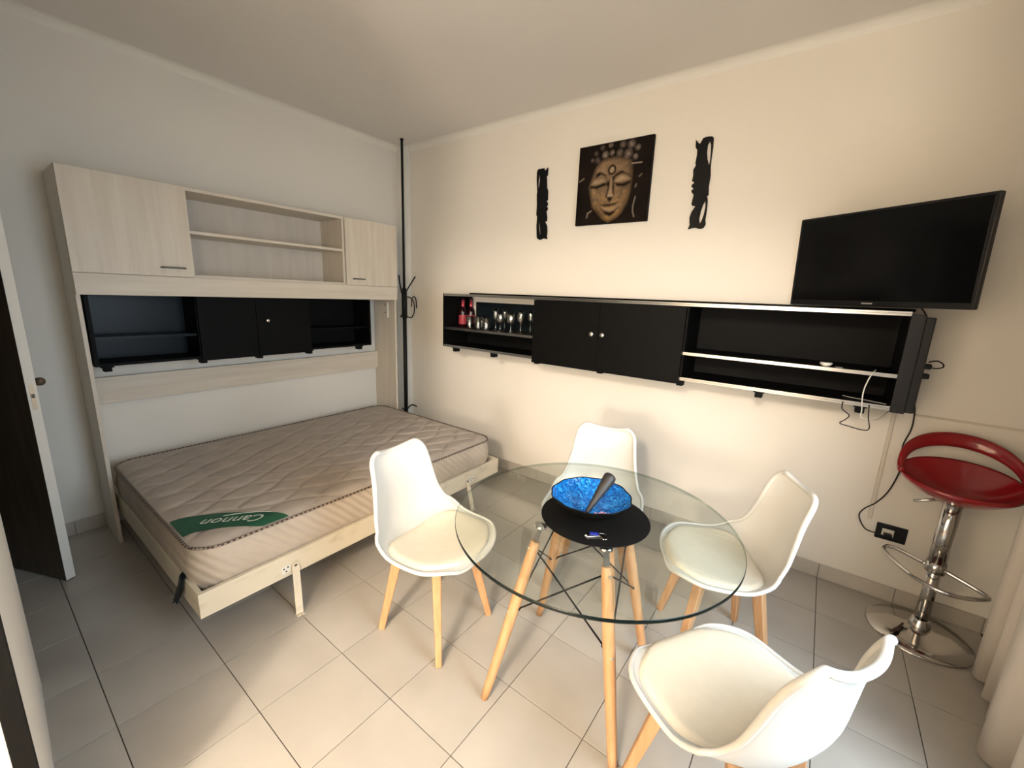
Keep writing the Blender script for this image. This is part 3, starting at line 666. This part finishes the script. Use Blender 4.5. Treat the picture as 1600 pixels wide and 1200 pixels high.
MASK_LEFT = [[(1.583, 2.457), (1.636, 2.458), (1.645, 2.438), (1.656, 2.444), (1.668, 2.459), (1.671, 2.442), (1.668, 2.405), (1.659, 2.4), (1.665, 2.367), (1.668, 2.323), (1.679, 2.299), (1.681, 2.236), (1.67, 2.228), (1.684, 2.21), (1.683, 2.199), (1.672, 2.192), (1.684, 2.179), (1.683, 2.166), (1.672, 2.155), (1.683, 2.115), (1.683, 2.089), (1.667, 2.081), (1.686, 2.052), (1.691, 2.012), (1.688, 1.975), (1.695, 1.956), (1.661, 1.963), (1.629, 1.953), (1.604, 1.965), (1.599, 1.988), (1.593, 2.058), (1.596, 2.121), (1.587, 2.136), (1.588, 2.208), (1.583, 2.282), (1.586, 2.298), (1.576, 2.383), (1.575, 2.439)], [(1.594, 2.425), (1.589, 2.381), (1.59, 2.306), (1.601, 2.341), (1.604, 2.38), (1.6, 2.419)], [(1.609, 2.095), (1.612, 2.057), (1.624, 1.996), (1.632, 1.992), (1.628, 2.033), (1.617, 2.08)]]
def carving(polys, lab):
    c = bpy.data.curves.new('wall_carving', 'CURVE'); c.dimensions = '2D'; c.fill_mode = 'BOTH'; c.extrude = .0045; c.bevel_depth = .0010; c.bevel_resolution = 0; c.offset = -.0010
    ox = sum(p[0] for p in polys[0]) / len(polys[0]); oz = min(p[1] for p in polys[0])
    for P_ in polys:
        s_ = c.splines.new('POLY'); s_.points.add(len(P_) - 1); s_.use_cyclic_u = True
        for q, (x, z) in zip(s_.points, P_): q.co = (x - ox, z - oz, 0, 1)
    t = bpy.data.objects.new('wall_carving', c); COL.objects.link(t)
    dg = bpy.context.evaluated_depsgraph_get(); me = bpy.data.meshes.new_from_object(t.evaluated_get(dg)); bpy.data.objects.remove(t)
    me.transform(Matrix.Rotation(PI / 2, 4, 'X')); me.materials.clear(); me.materials.append(MT['pestle_b'])
    o = bpy.data.objects.new('wall_carving', me); COL.objects.link(o); o.location = (ox, -.0105, oz)
    return tag(o, lab, 'wall carving', 'black carved profiles beside the painting')
MT['pestle_b'] = mat('black_stained_carved_wood', (.004, .004, .004), .5, spec=.2)
carving(MASK_LEFT, 'black carved wooden profile facing the painting, on the coat rack side')
carving(MASK_RIGHT, 'black carved wooden profile facing the painting, on the television side')

# ================================================================== coat rack
cx, cy = .225, -.180
cr = thing('coat_rack', 'tall thin black metal coat rack pole in the corner with curled hooks', 'coat rack', (cx, cy, 0))
MB().cyl((cx, cy, 1.50), (cx, cy, H - .012), .0112, n=12).cyl((cx, cy, H - .014), (cx, cy, H - .001), .016, n=12).build('upper_pole', MT['black_metal'], cr)
MB().cyl((cx, cy, .0), (cx, cy, 1.56), .0195, n=14).build('lower_pole', MT['black_metal'], cr)
MB().lathe([(0, 0), (.05, 0), (.05, .006), (.02, .03), (.0165, .05)], (cx, cy, 0.001), 18).build('foot', MT['black_metal'], cr)
MB().cyl((cx, cy, 1.275), (cx, cy, 1.525), .0265, n=14).build('collar', MT['black_metal'], cr)
def rack(name, pts, r=.006): MB().tube(curve_pts(pts, 8), r, 8).build(name, MT['black_metal'], cr)
q = lambda y, z, x=cx: (x, y, z)
rack('hook_arm', [q(cy + .01, 1.51), q(cy + .07, 1.59), q(cy + .135, 1.672)], .0065)
rack('hook_arm', [q(cy - .012, 1.51, cx - .02), q(cy - .026, 1.60, cx - .03), q(cy - .036, 1.678, cx - .03)], .007)
rack('curl_hook', [q(cy + .005, 1.468), q(cy + .04, 1.478), q(cy + .08, 1.465), q(cy + .115, 1.42), q(cy + .118, 1.34), q(cy + .09, 1.285), q(cy + .05, 1.283), q(cy + .01, 1.31)], .0055)
rack('curl_hook', [q(cy + .128, 1.37, cx + .02), q(cy + .125, 1.45, cx + .02), q(cy + .10, 1.482, cx + .02), q(cy + .075, 1.455, cx + .02), q(cy + .068, 1.385, cx + .02)], .0055)
rack('curl_hook', [q(cy - .005, 1.33, cx - .01), q(cy - .035, 1.285, cx - .02)], .006)
rack('low_hook', [q(cy + .005, .345), q(cy + .04, .385), q(cy + .085, .395), q(cy + .135, .368)], .007)
rack('low_hook', [q(cy - .005, .35), q(cy - .03, .37), q(cy - .045, .385)], .007)

# ================================================================== chairs
def chair_profile():
    return curve_pts([(.232, 0, .418), (.205, 0, .440), (.12, 0, .436), (.02, 0, .428), (-.07, 0, .424), (-.140, 0, .434), (-.192, 0, .470), (-.226, 0, .540), (-.238, 0, .625), (-.245, 0, .698), (-.256, 0, .755), (-.275, 0, .804)], 10)
PR = chair_profile(); LS = [0]
for a, b in zip(PR[:-1], PR[1:]): LS.append(LS[-1] + (b - a).length)
LT = LS[-1]
def prof(s):
    q = max(0, min(1, s)) * LT
    for i in range(len(LS) - 1):
        if LS[i + 1] >= q: break
    t = (q - LS[i]) / max(1e-9, LS[i + 1] - LS[i]); p = PR[i].lerp(PR[i + 1], t); tn = (PR[i + 1] - PR[i]).normalized()
    return p, Vector((tn.z, 0, -tn.x)) if False else Vector((-tn.z, 0, tn.x)) * -1
def interp(tab, s):
    n = len(tab)
    for i in range(n - 1):
        (a, va), (b, vb) = tab[i], tab[i + 1]
        if s <= b:
            t = (s - a) / (b - a); h = b - a
            m0 = (vb - tab[i - 1][1]) / (b - tab[i - 1][0]) if i > 0 else (vb - va) / h
            m1 = (tab[i + 2][1] - va) / (tab[i + 2][0] - a) if i < n - 2 else (vb - va) / h
            return (2 * t ** 3 - 3 * t * t + 1) * va + (t ** 3 - 2 * t * t + t) * h * m0 + (3 * t * t - 2 * t ** 3) * vb + (t ** 3 - t * t) * h * m1
    return tab[-1][1]
WT = [(0, .205), (.14, .238), (.34, .248), (.46, .240), (.58, .214), (.78, .178), (1, .152)]
LF = [(0, .004), (.12, .020), (.34, .036), (.47, .073), (.60, .074), (.80, .050), (1, .026)]
_, n_seat = prof(.3)
SGN = 1 if n_seat.z > 0 else -1
def shell_pt(s, t, off=0.0):
    p, nrm = prof(s); nrm = nrm * SGN; d0 = s * LT; d1 = (1 - s) * LT; w_ = interp(WT, s)
    if d0 < .14: k = 1 - d0 / .14; w_ *= max(0, 1 - k ** 2.3) ** .5 * .80 + .20
    if d1 < .06: k = 1 - d1 / .06; w_ *= max(0, 1 - k ** 2.2) ** .5 * .30 + .70
    lf = interp(LF, s) * abs(t) ** 2.4
    # the upper edge dips between two soft corners, the front lip rounds down
    dz = 0.0
    if s > .86: dz = .010 * ((s - .86) / .14) ** 2 * (abs(t) ** 2 - .35)
    return Vector((p.x, t * w_, p.z + dz)) + nrm * (lf + off)
def chair():
    t = thing('dining_chair', 'x', 'chair', (0, 0, 0), 'white tulip chairs round the glass table')
    NS, NT = 64, 24; vs = []
    ss = [.5 - .5 * math.cos(PI * (.12 * i / NS + .88 * (.5 - .5 * math.cos(PI * i / NS)))) for i in range(NS + 1)]
    for side, off in ((0, 0.0), (1, -.007)):
        for s_ in ss:
            for k in range(NT + 1): vs.append(shell_pt(s_, -1 + 2 * k / NT, off))
    Wd = NT + 1; o = (NS + 1) * Wd
    fs = [(i * Wd + k, i * Wd + k + 1, (i + 1) * Wd + k + 1, (i + 1) * Wd + k) for i in range(NS) for k in range(NT)]
    fs += [(o + i * Wd + k, o + (i + 1) * Wd + k, o + (i + 1) * Wd + k + 1, o + i * Wd + k + 1) for i in range(NS) for k in range(NT)]
    rim = [k for k in range(NT)] ; bd = [(0, k) for k in range(NT + 1)] + [(i, NT) for i in range(1, NS + 1)] + [(NS, k) for k in range(NT - 1, -1, -1)] + [(i, 0) for i in range(NS - 1, 0, -1)]
    ids = [i * Wd + k for i, k in bd]
    fs += [(ids[j], ids[(j + 1) % len(ids)], o + ids[(j + 1) % len(ids)], o + ids[j]) for j in range(len(ids))]
    sh = MB().add(vs, fs, True).build('seat_shell', MT['shell'], t)
    # rolled rim gives the moulded edge its thickness
    MB().tube([(vs[i] + vs[o + i]) / 2 for i in ids], [.0078 + .0032 * max(0, min(1, (ss[i] - .62) / .25)) for i, k in bd], 10, closed=True).build('rim', MT['shell'], sh)
    # cushion
    A, Bn = 22, 28; cv_ = []
    for i in range(A + 1):
        s_ = .016 + .470 * i / A
        for k in range(Bn + 1):
            u = -1 + 2 * k / Bn; e = 1 - 2 * i / A
            # round the pad inside its grid
            lim = (1 - abs(e) ** 3.2) ** (1 / 3.2) if abs(e) < 1 else 0
            tt = u * max(lim, .02) * .93
            edge = max(0, (1 - abs(u) ** 5) * (1 - abs(e) ** 5)) ** .4
            cv_.append(shell_pt(s_, tt, .001 + .020 * edge))
    MB().add(cv_, [(i * (Bn + 1) + k, i * (Bn + 1) + k + 1, (i + 1) * (Bn + 1) + k + 1, (i + 1) * (Bn + 1) + k) for i in range(A) for k in range(Bn)], True).build('cushion', MT['cushion'], t)
    for sx, sy in ((1, 1), (1, -1), (-1, 1), (-1, -1)):
        dg_ = Vector((sx, sy, 0)).normalized()
        MB().bar((sx * .108 - .01, sy * .108, .415), (sx * .1775, sy * .1775, 0.0), .046, .040, ax=tuple(dg_), a1=.029, b1=.026).build('leg', MT['beech'], t, .006, 3)
    MB().bar((-.13, -.12, .405), (.11, .12, .405), .016, .030).bar((-.13, .12, .4045), (.11, -.12, .4045), .016, .030).build('leg_bracket', MT['black_metal'], t, .001)
    return t
ch0 = chair()
spots = [(2.213, -1.625, 4, 'white tulip chair with cream cushion, nearest the mattress'),
         (2.630, -.895, 283, 'white tulip chair behind the blue bowl, its back to the wall under the cabinet'),
         (3.265, -.935, 207, 'white tulip chair on the bar stool side, its back casting a shadow on the wall'),
         (3.418, -1.632, 149, 'white tulip chair closest to the viewer, seen from behind, its seat under no glass')]
for i, (x, y, a, lab) in enumerate(spots):
    o = ch0 if i == 0 else copy_tree(ch0)
    o.location = (x, y, 0); o.rotation_euler = (0, 0, math.radians(a)); o['label'] = lab

# ================================================================== glass table
TC = Vector((2.889, -1.474, 0)); ZG = .735; RG = .508
tb = thing('dining_table', 'round glass dining table on four beech legs with crossed black wire braces', 'table', (TC.x, TC.y, 0))
BC = Vector((2.866, -1.487, 0)); feet = [Vector((2.641, -1.775, 0)), Vector((3.139, -1.705, 0)), Vector((3.069, -1.207, 0)), Vector((2.571, -1.277, 0))]
n = 128; top = MB(); vs = []; th = .012
ring = [(RG - .0015, ZG), (RG, ZG - .0015), (RG, ZG - th + .0015), (RG - .0015, ZG - th)]
for rr, z in ring:
    for k in range(n): vs.append((TC.x + rr * math.cos(2 * PI * k / n), TC.y + rr * math.sin(2 * PI * k / n), z))
top.add(vs, [(i * n + k, i * n + (k + 1) % n, (i + 1) * n + (k + 1) % n, (i + 1) * n + k) for i in range(3) for k in range(n)], True, 1)
top.f += [tuple(range(n)), tuple(range(3 * n, 4 * n))[::-1]]; top.sm += [False, False]; top.mi += [0, 0]
top.build('glass_top', [MT['glass'], MT['glass_edge']], tb)
def leg_at(i, z):
    f_ = feet[i]; d_ = (f_ - BC); R0 = d_.length; d_.normalize(); rr = R0 + (.172 - R0) * z / .72; p = BC + d_ * rr; return Vector((p.x, p.y, z))
ZP = ZG - th
for i in range(4):
    a, b = leg_at(i, .0), leg_at(i, .655)
    lg = MB().tube([a, leg_at(i, .06), leg_at(i, .40), leg_at(i, .62), b], [.0145, .017, .0215, .0195, .0175], 16).build('leg', MT['beech'], tb)
    d_ = (feet[i] - BC).normalized(); tng = Vector((-d_.y, d_.x, 0))
    for z in (.630, .372):
        p = leg_at(i, z); rr = .0205
        MB().cyl(p + d_ * (rr - .002), p + d_ * (rr + .0015), .0055, n=10).build('screw', MT['nickel'], lg)
    MB().bar(leg_at(i, .610), leg_at(i, .712), .021, .008, ax=tuple(tng)).bar(leg_at(i, .710), leg_at(i, .710) - d_ * .05, .02, .004, ax=tuple(tng)).build('bracket', MT['grey_steel'], tb, .001)
    pt = leg_at(i, ZP); MB().lathe([(0, 0), (.026, 0), (.027, .003), (.022, .012), (0, .012)], (pt.x, pt.y, ZP - .0125), 18).build('glass_pad', MT['chrome'], tb)
for i in range(4):
    j = (i + 1) % 4
    for a, b in ((i, j), (j, i)):
        p0 = leg_at(a, .630); p1 = leg_at(b, .372); off = (p1 - p0).normalized()
        w0 = p0 + off * .022; w1 = p1 - off * .024
        MB().cyl(w0, w1, .0032, n=8).build('wire_brace', MT['black_metal'], tb)
    for a, b in ((i, j), (j, i)):
        p1 = leg_at(b, .372); off = (p1 - leg_at(a, .630)).normalized(); q_ = p1 - off * .022
        MB().bar(q_ + off * .006, q_ - off * .012, .012, .012).build('wire_clamp', MT['black_metal'], tb, .002)

pm_ = thing('placemat', 'round black mat at the centre of the glass table', 'placemat', (2.897, -1.469, ZG))
MB().lathe([(0, 0), (.196, 0), (.199, .0015), (.196, .003), (0, .003)], (2.897, -1.469, ZG + .0003), 64).build('mat_disc', MT['black_mat'], pm_)
ZM = ZG + .0034
bx, by = 2.868, -1.450
bw = thing('bowl', 'scalloped bowl, black outside and mottled bright blue inside, on the black mat', 'bowl', (bx, by, ZM))
wob = lambda g, i: 1 + (.016 * math.cos(11 * g) + .014 * math.cos(3 * g + 1) + .008 * math.cos(5 * g)) * min(1, max(0, (i - 2) / 4))
outer = [(0, 0), (.055, 0), (.060, .003), (.084, .014), (.112, .031), (.135, .050), (.149, .068)]
inner = [(.1450, .0692), (.132, .053), (.108, .036), (.082, .021), (.055, .0115), (.025, .009), (0, .0085)]
MB().lathe(outer + [(.1500, .0700), (.1490, .0715), (.1460, .0712), (.1450, .0694)], (bx, by, ZM), 80, wob=wob).build('bowl_shell', MT['black'], bw)
MB().lathe(inner[::-1], (bx, by, ZM), 80, wob=lambda g, i: wob(g, i)).build('glazed_lining', MT['glaze'], bw)
ps = curve_pts([(2.886, -1.520, ZM + .030), (2.893, -1.490, ZM + .056), (2.903, -1.450, ZM + .092), (2.912, -1.412, ZM + .126), (2.916, -1.392, ZM + .143)], 6)
rs = [interp([(0, .007), (.3, .012), (.62, .0205), (.86, .0235), (.96, .017), (1, .005)], i / (len(ps) - 1)) for i in range(len(ps))]
po_ = MB().tube(ps, rs, 14); tag(po_.build('pestle', MT['pestle']), 'dark club-shaped wooden pestle leaning on the rim of the blue bowl', 'pestle')
bd_ = thing('beads', 'small heap of pink glass beads at the bottom of the blue bowl', 'beads', (2.930, -1.490, ZM + .02))
for k in range(9):
    a = k * 2.4; rr = .010 * math.sqrt(k); x, y = 2.930 + rr * math.cos(a), -1.490 + rr * math.sin(a) * .8
    dist = math.hypot(x - bx, y - by); z = ZM + .0085 + max(0, dist - .03) * .28 + .006
    MB().sphere((x, y, z), .0058, 8, 6, sq=(1.2, .8, .9)).build('bead', MT['bead'], bd_)
kx, ky = 2.965, -1.592
ks = thing('key_ring', 'bunch of chrome keys with a blue tag on the black mat', 'keys', (kx, ky, ZM))
u = Vector((.78, .62, 0)); v_ = Vector((-.62, .78, 0)); K0 = Vector((kx, ky, ZM))
rg = [K0 + u * .018 + v_ * .004 + (u * math.cos(g) + v_ * math.sin(g)) * .0125 + Vector((0, 0, .003)) for g in [2 * PI * k / 16 for k in range(16)]]
MB().tube(rg, .0014, 6, closed=True).build('ring', MT['chrome'], ks)
MB().bar(K0 - u * .040 - v_ * .012 + Vector((0, 0, .0022)), K0 + u * .012 - v_ * .010 + Vector((0, 0, .0022)), .009, .003, ax=tuple(v_)).lathe([(0, 0), (.011, 0), (.012, .0015), (.011, .003), (0, .003)], tuple(K0 + u * .022 - v_ * .010 + Vector((0, 0, .001))), 14).build('key', MT['chrome'], ks, .0006)
MB().bar(K0 - u * .036 - v_ * .004 + Vector((0, 0, .0045)), K0 + u * .008 + Vector((0, 0, .0045)), .008, .002, ax=tuple(v_)).sphere(tuple(K0 - u * .040 - v_ * .002 + Vector((0, 0, .005))), .005, 8, 6).build('key', MT['nickel'], ks, .0004)
MB().bar(K0 - u * .024 + v_ * .012 + Vector((0, 0, .005)), K0 + u * .006 + v_ * .008 + Vector((0, 0, .005)), .018, .005, ax=tuple(v_)).build('tag', MT['keyblue'], ks, .002)

# ================================================================== bar stool
sx, sy = 4.062, -.222
bs = thing('bar_stool', 'red plastic bar stool with a slotted backrest on a chrome pedestal', 'stool', (sx, sy, 0))
MB().lathe([(0, 0), (.190, 0), (.194, .004), (.190, .010), (.120, .022), (.060, .034), (.040, .042), (0, .042)], (sx, sy, 0.0005), 64).build('base_plate', MT['chrome'], bs)
MB().lathe([(.040, .040), (.040, .075), (.034, .080), (.034, .088), (.026, .092)], (sx, sy, 0), 28).build('collar', MT['chrome'], bs)
MB().cyl((sx, sy, .04), (sx, sy, .46), .0255, n=28).build('lower_column', MT['chrome'], bs)
MB().cyl((sx, sy, .38), (sx, sy, .70), .0325, n=28).build('upper_column', MT['chrome'], bs)
MB().cyl((sx, sy, .345), (sx, sy, .395), .036, n=28).build('footrest_clamp', MT['chrome'], bs)
fr = curve_pts([(sx - .03, sy + .01, .365), (sx - .125, sy + .135, .345), (sx - .16, sy + .13, .340), (sx - .165, sy + .06, .338), (sx - .07, sy - .115, .336), (sx + .03, sy - .165, .336), (sx + .135, sy - .115, .338), (sx + .145, sy - .07, .340), (sx + .03, sy - .01, .365)], 8)
MB().tube(fr, .0095, 12).build('footrest', MT['chrome'], bs)
MB().tube([(sx, sy, .70), (sx - .05, sy - .02, .70), (sx - .135, sy - .04, .675)], [.006, .006, .007], 10).build('lever', MT['chrome'], bs)

# seat: a dish whose rim climbs to a looped back with a crescent opening
def stool_seat():
    rot = math.radians(90)                       # direction of the back: towards the wall
    N_ = 72; cr_, sr_ = math.cos(rot), math.sin(rot)
    at_ = lambda lx, ly, z: (sx + lx * cr_ - ly * sr_, sy + lx * sr_ + ly * cr_, z)
    prof_ = [0, .18, .36, .54, .70, .82, .91, .97, 1.0]; vs = []
    for q in prof_:
        for k in range(N_):
            g = 2 * PI * k / N_; c = math.cos(g)     # g = 0 at the back
            lx = (.130 if c > 0 else .172) * c * q; ly = .200 * math.sin(g) * q
            zr = .812 + (.050 if c > 0 else .030) * c
            vs.append(at_(lx, ly, .712 + (zr - .712) * q ** 2.3))
    o = len(vs); vs += [(x, y, z - .018) for x, y, z in vs]; R_ = len(prof_)
    fs = [(i * N_ + k, i * N_ + (k + 1) % N_, (i + 1) * N_ + (k + 1) % N_, (i + 1) * N_ + k) for i in range(R_ - 1) for k in range(N_)]
    fs += [tuple(o + z for z in q_)[::-1] for q_ in fs]
    fs += [((R_ - 1) * N_ + k, (R_ - 1) * N_ + (k + 1) % N_, o + (R_ - 1) * N_ + (k + 1) % N_, o + (R_ - 1) * N_ + k) for k in range(N_)]
    MB().add(vs, fs, True).build('seat', MT['red'], bs, 0)
    # backrest loop: a flattened band that climbs from the two sides and leaves a crescent opening
    vs = []; K = 12; n_ = 49
    for k in range(n_):
        g = -PI * .56 + PI * 1.12 * k / (n_ - 1); c = max(0, math.cos(g))
        p = Vector(at_(.165 * math.cos(g), .200 * math.sin(g), .806 + .140 * c ** .75))
        rad = Vector((p.x - sx, p.y - sy, 0)).normalized(); upv = (Vector((0, 0, 1)) + rad * .30).normalized(); out = (rad - Vector((0, 0, .30))).normalized()
        hh = .014 + .020 * c ** .5; tt = .013
        for a in range(K): vs.append(p + upv * hh * math.sin(2 * PI * a / K) + out * tt * math.cos(2 * PI * a / K))
    fs = [(i * K + a, i * K + (a + 1) % K, (i + 1) * K + (a + 1) % K, (i + 1) * K + a) for i in range(n_ - 1) for a in range(K)] + [tuple(range(K)), tuple(range((n_ - 1) * K, n_ * K))]
    MB().add(vs, fs, True).build('backrest', MT['red'], bs)
stool_seat()
MB().lathe([(.075, .715), (.07, .700), (.036, .694), (0, .694)], (sx, sy, 0), 28).build('seat_mount', MT['chrome'], bs)
lf_ = curve_pts([(3.950, -.330, .030), (3.970, -.312, .036), (3.985, -.282, .034), (4.003, -.244, .046)], 5)
lm = MB()
for i in range(len(lf_) - 1): lm.bar(lf_[i], lf_[i + 1], .020 * (1 - abs(i - 7) / 12), .002, ax=(.7, -.5, 0), a1=.020 * (1 - abs(i - 6) / 12))
tag(lm.build('dry_leaf', MT['leafm']), 'small curled dark brown leaf on the chrome stool base', 'leaf')

# ================================================================== curtain
cp = curve_pts([(4.33, -.335, 0), (4.26, -.345, 0), (4.215, -.375, 0), (4.222, -.415, 0), (4.262, -.430, 0), (4.245, -.475, 0), (4.215, -.520, 0), (4.262, -.565, 0), (4.20, -.640, 0), (4.235, -.715, 0), (4.150, -.800, 0), (4.148, -.875, 0), (4.235, -.930, 0), (4.155, -1.01, 0), (4.22, -1.09, 0), (4.14, -1.17, 0), (4.17, -1.21, 0)], 8)
cm = MB(); vs = []; zz = [.012, .3, .9, 1.6, 2.3, 2.62]
for z in zz:
    k = .72 + .28 * (1 - z / 2.62)
    for p in cp: vs.append((4.21 + (p.x - 4.21) * k, p.y, z))
n_ = len(cp)
cm.add(vs, [(i * n_ + k, i * n_ + k + 1, (i + 1) * n_ + k + 1, (i + 1) * n_ + k) for i in range(len(zz) - 1) for k in range(n_ - 1)], True)
cu = thing('curtain', 'cream floor-length curtain hanging in folds beside the bar stool', 'curtain', (4.21, -.93, 0))
c_ = cm.build('cloth', MT['curtain'], cu); so = c_.modifiers.new('thickness', 'SOLIDIFY'); so.thickness = .003
MB().cyl((4.21, -.30, 2.64), (4.21, -3.4, 2.64), .012, n=12).build('rod', MT['nickel'], cu)

# ================================================================== socket, cables and small things by the cabinet end
so_ = thing('power_outlet', 'black rectangular wall socket plate with a plugged lead above the skirting', 'outlet', (3.922, 0, .338))
MB().box(3.861, 3.983, -.010, -.001, .340, .426).build('plate', MT['plastic_b'], so_, .002)
MB().box(3.885, 3.933, -.013, -.0095, .362, .402).build('socket_insert', MT['plastic_w'], so_, .002)
MB().box(3.892, 3.926, -.040, -.0125, .366, .384).build('plug', MT['plastic_b'], so_, .004)
def cable(name, pts, r, m, lab, n=8):
    return tag(MB().tube(curve_pts(pts, n), r, 6).build(name, m), lab, 'cable')
cable('power_cable', [(3.893, -.045, .375), (3.855, -.03, .372), (3.815, -.02, .378), (3.783, -.016, .437), (3.797, -.015, .484), (3.839, -.015, .536), (3.876, -.015, .621), (3.897, -.015, .751), (3.884, -.015, .858), (3.900, -.015, .957), (3.895, -.02, 1.050), (3.880, -.06, 1.10), (3.872, -.13, 1.165)], .0032, MT['black_metal'], 'thin black lead running down the wall from the cabinet end to the socket')
cable('television_cable', [(3.76, -.12, 1.60), (3.835, -.07, 1.53), (3.872, -.03, 1.45), (3.874, -.02, 1.30), (3.876, -.02, 1.17), (3.868, -.03, 1.09), (3.845, -.06, 1.04), (3.82, -.10, 1.062)], .0028, MT['black_metal'], 'thin dark lead hanging from the television past the cabinet end')
cable('plug_cable', [(3.878, -.17, 1.305), (3.905, -.16, 1.312), (3.928, -.15, 1.300), (3.930, -.15, 1.285), (3.905, -.16, 1.278), (3.878, -.17, 1.283)], .0030, MT['black_metal'], 'short black lead looped sideways at the cabinet end')
for k, z in enumerate((1.285, 1.240)):
    tag(MB().box(3.8525, 3.890, -.19, -.155, z - .012, z + .012).build('plug', MT['plastic_b'], None, .006), ('upper' if k == 0 else 'lower') + ' black plug pushed into the end of the long cabinet', 'plug', 'plugs at the cabinet end')
cable('aerial_cable', [(3.60, -.310, 1.094), (3.603, -.315, 1.060), (3.633, -.312, 1.034), (3.622, -.312, 1.010), (3.605, -.312, .989), (3.640, -.312, .981), (3.690, -.312, .974), (3.714, -.312, .985), (3.702, -.312, 1.041), (3.697, -.310, 1.095)], .0024, MT['black_metal'], 'thin black lead dangling in a loop under the long cabinet')
cable('white_cable', [(3.700, -.22, 1.2505), (3.690, -.29, 1.2515), (3.679, -.315, 1.235), (3.667, -.312, 1.174), (3.667, -.310, 1.122), (3.674, -.310, 1.067), (3.676, -.310, 1.036), (3.697, -.308, 1.025), (3.74, -.25, 1.022), (3.79, -.12, 1.045), (3.83, -.07, 1.07)], .0028, MT['plastic_w'], 'thin whitish lead hanging over the front edges of the cabinet shelf')
cable('grey_cable', [(3.60, -.20, 1.106), (3.63, -.22, 1.105), (3.68, -.24, 1.105), (3.72, -.26, 1.105), (3.757, -.28, 1.105)], .0026, MT['gold_print'], 'short grey lead lying on the bottom board of the cabinet')
ad = thing('plug_adaptor', 'small white plug adaptor on the shelf of the long cabinet', 'adaptor', (3.508, -.275, zm + .0165))
MB().lathe([(0, 0), (.012, 0), (.022, .008), (.026, .017), (.024, .020), (0, .020)], (3.508, -.275, zm + .0165), 18).build('adaptor_body', MT['plastic_w'], ad)
MB().cyl((3.502, -.275, zm + .036), (3.502, -.275, zm + .0368), .003, n=8).cyl((3.514, -.275, zm + .036), (3.514, -.275, zm + .0368), .003, n=8).build('socket_hole', MT['black_metal'], ad)
tag(MB().box(3.545, 3.575, -.285, -.262, zm + .0165, zm + .0215).build('memory_stick', MT['grey_steel'], None, .001), 'small flat grey stick lying beside the white plug adaptor', 'usb stick')

for o in list(bpy.data.objects):
    if 'base' in o: del o['base']
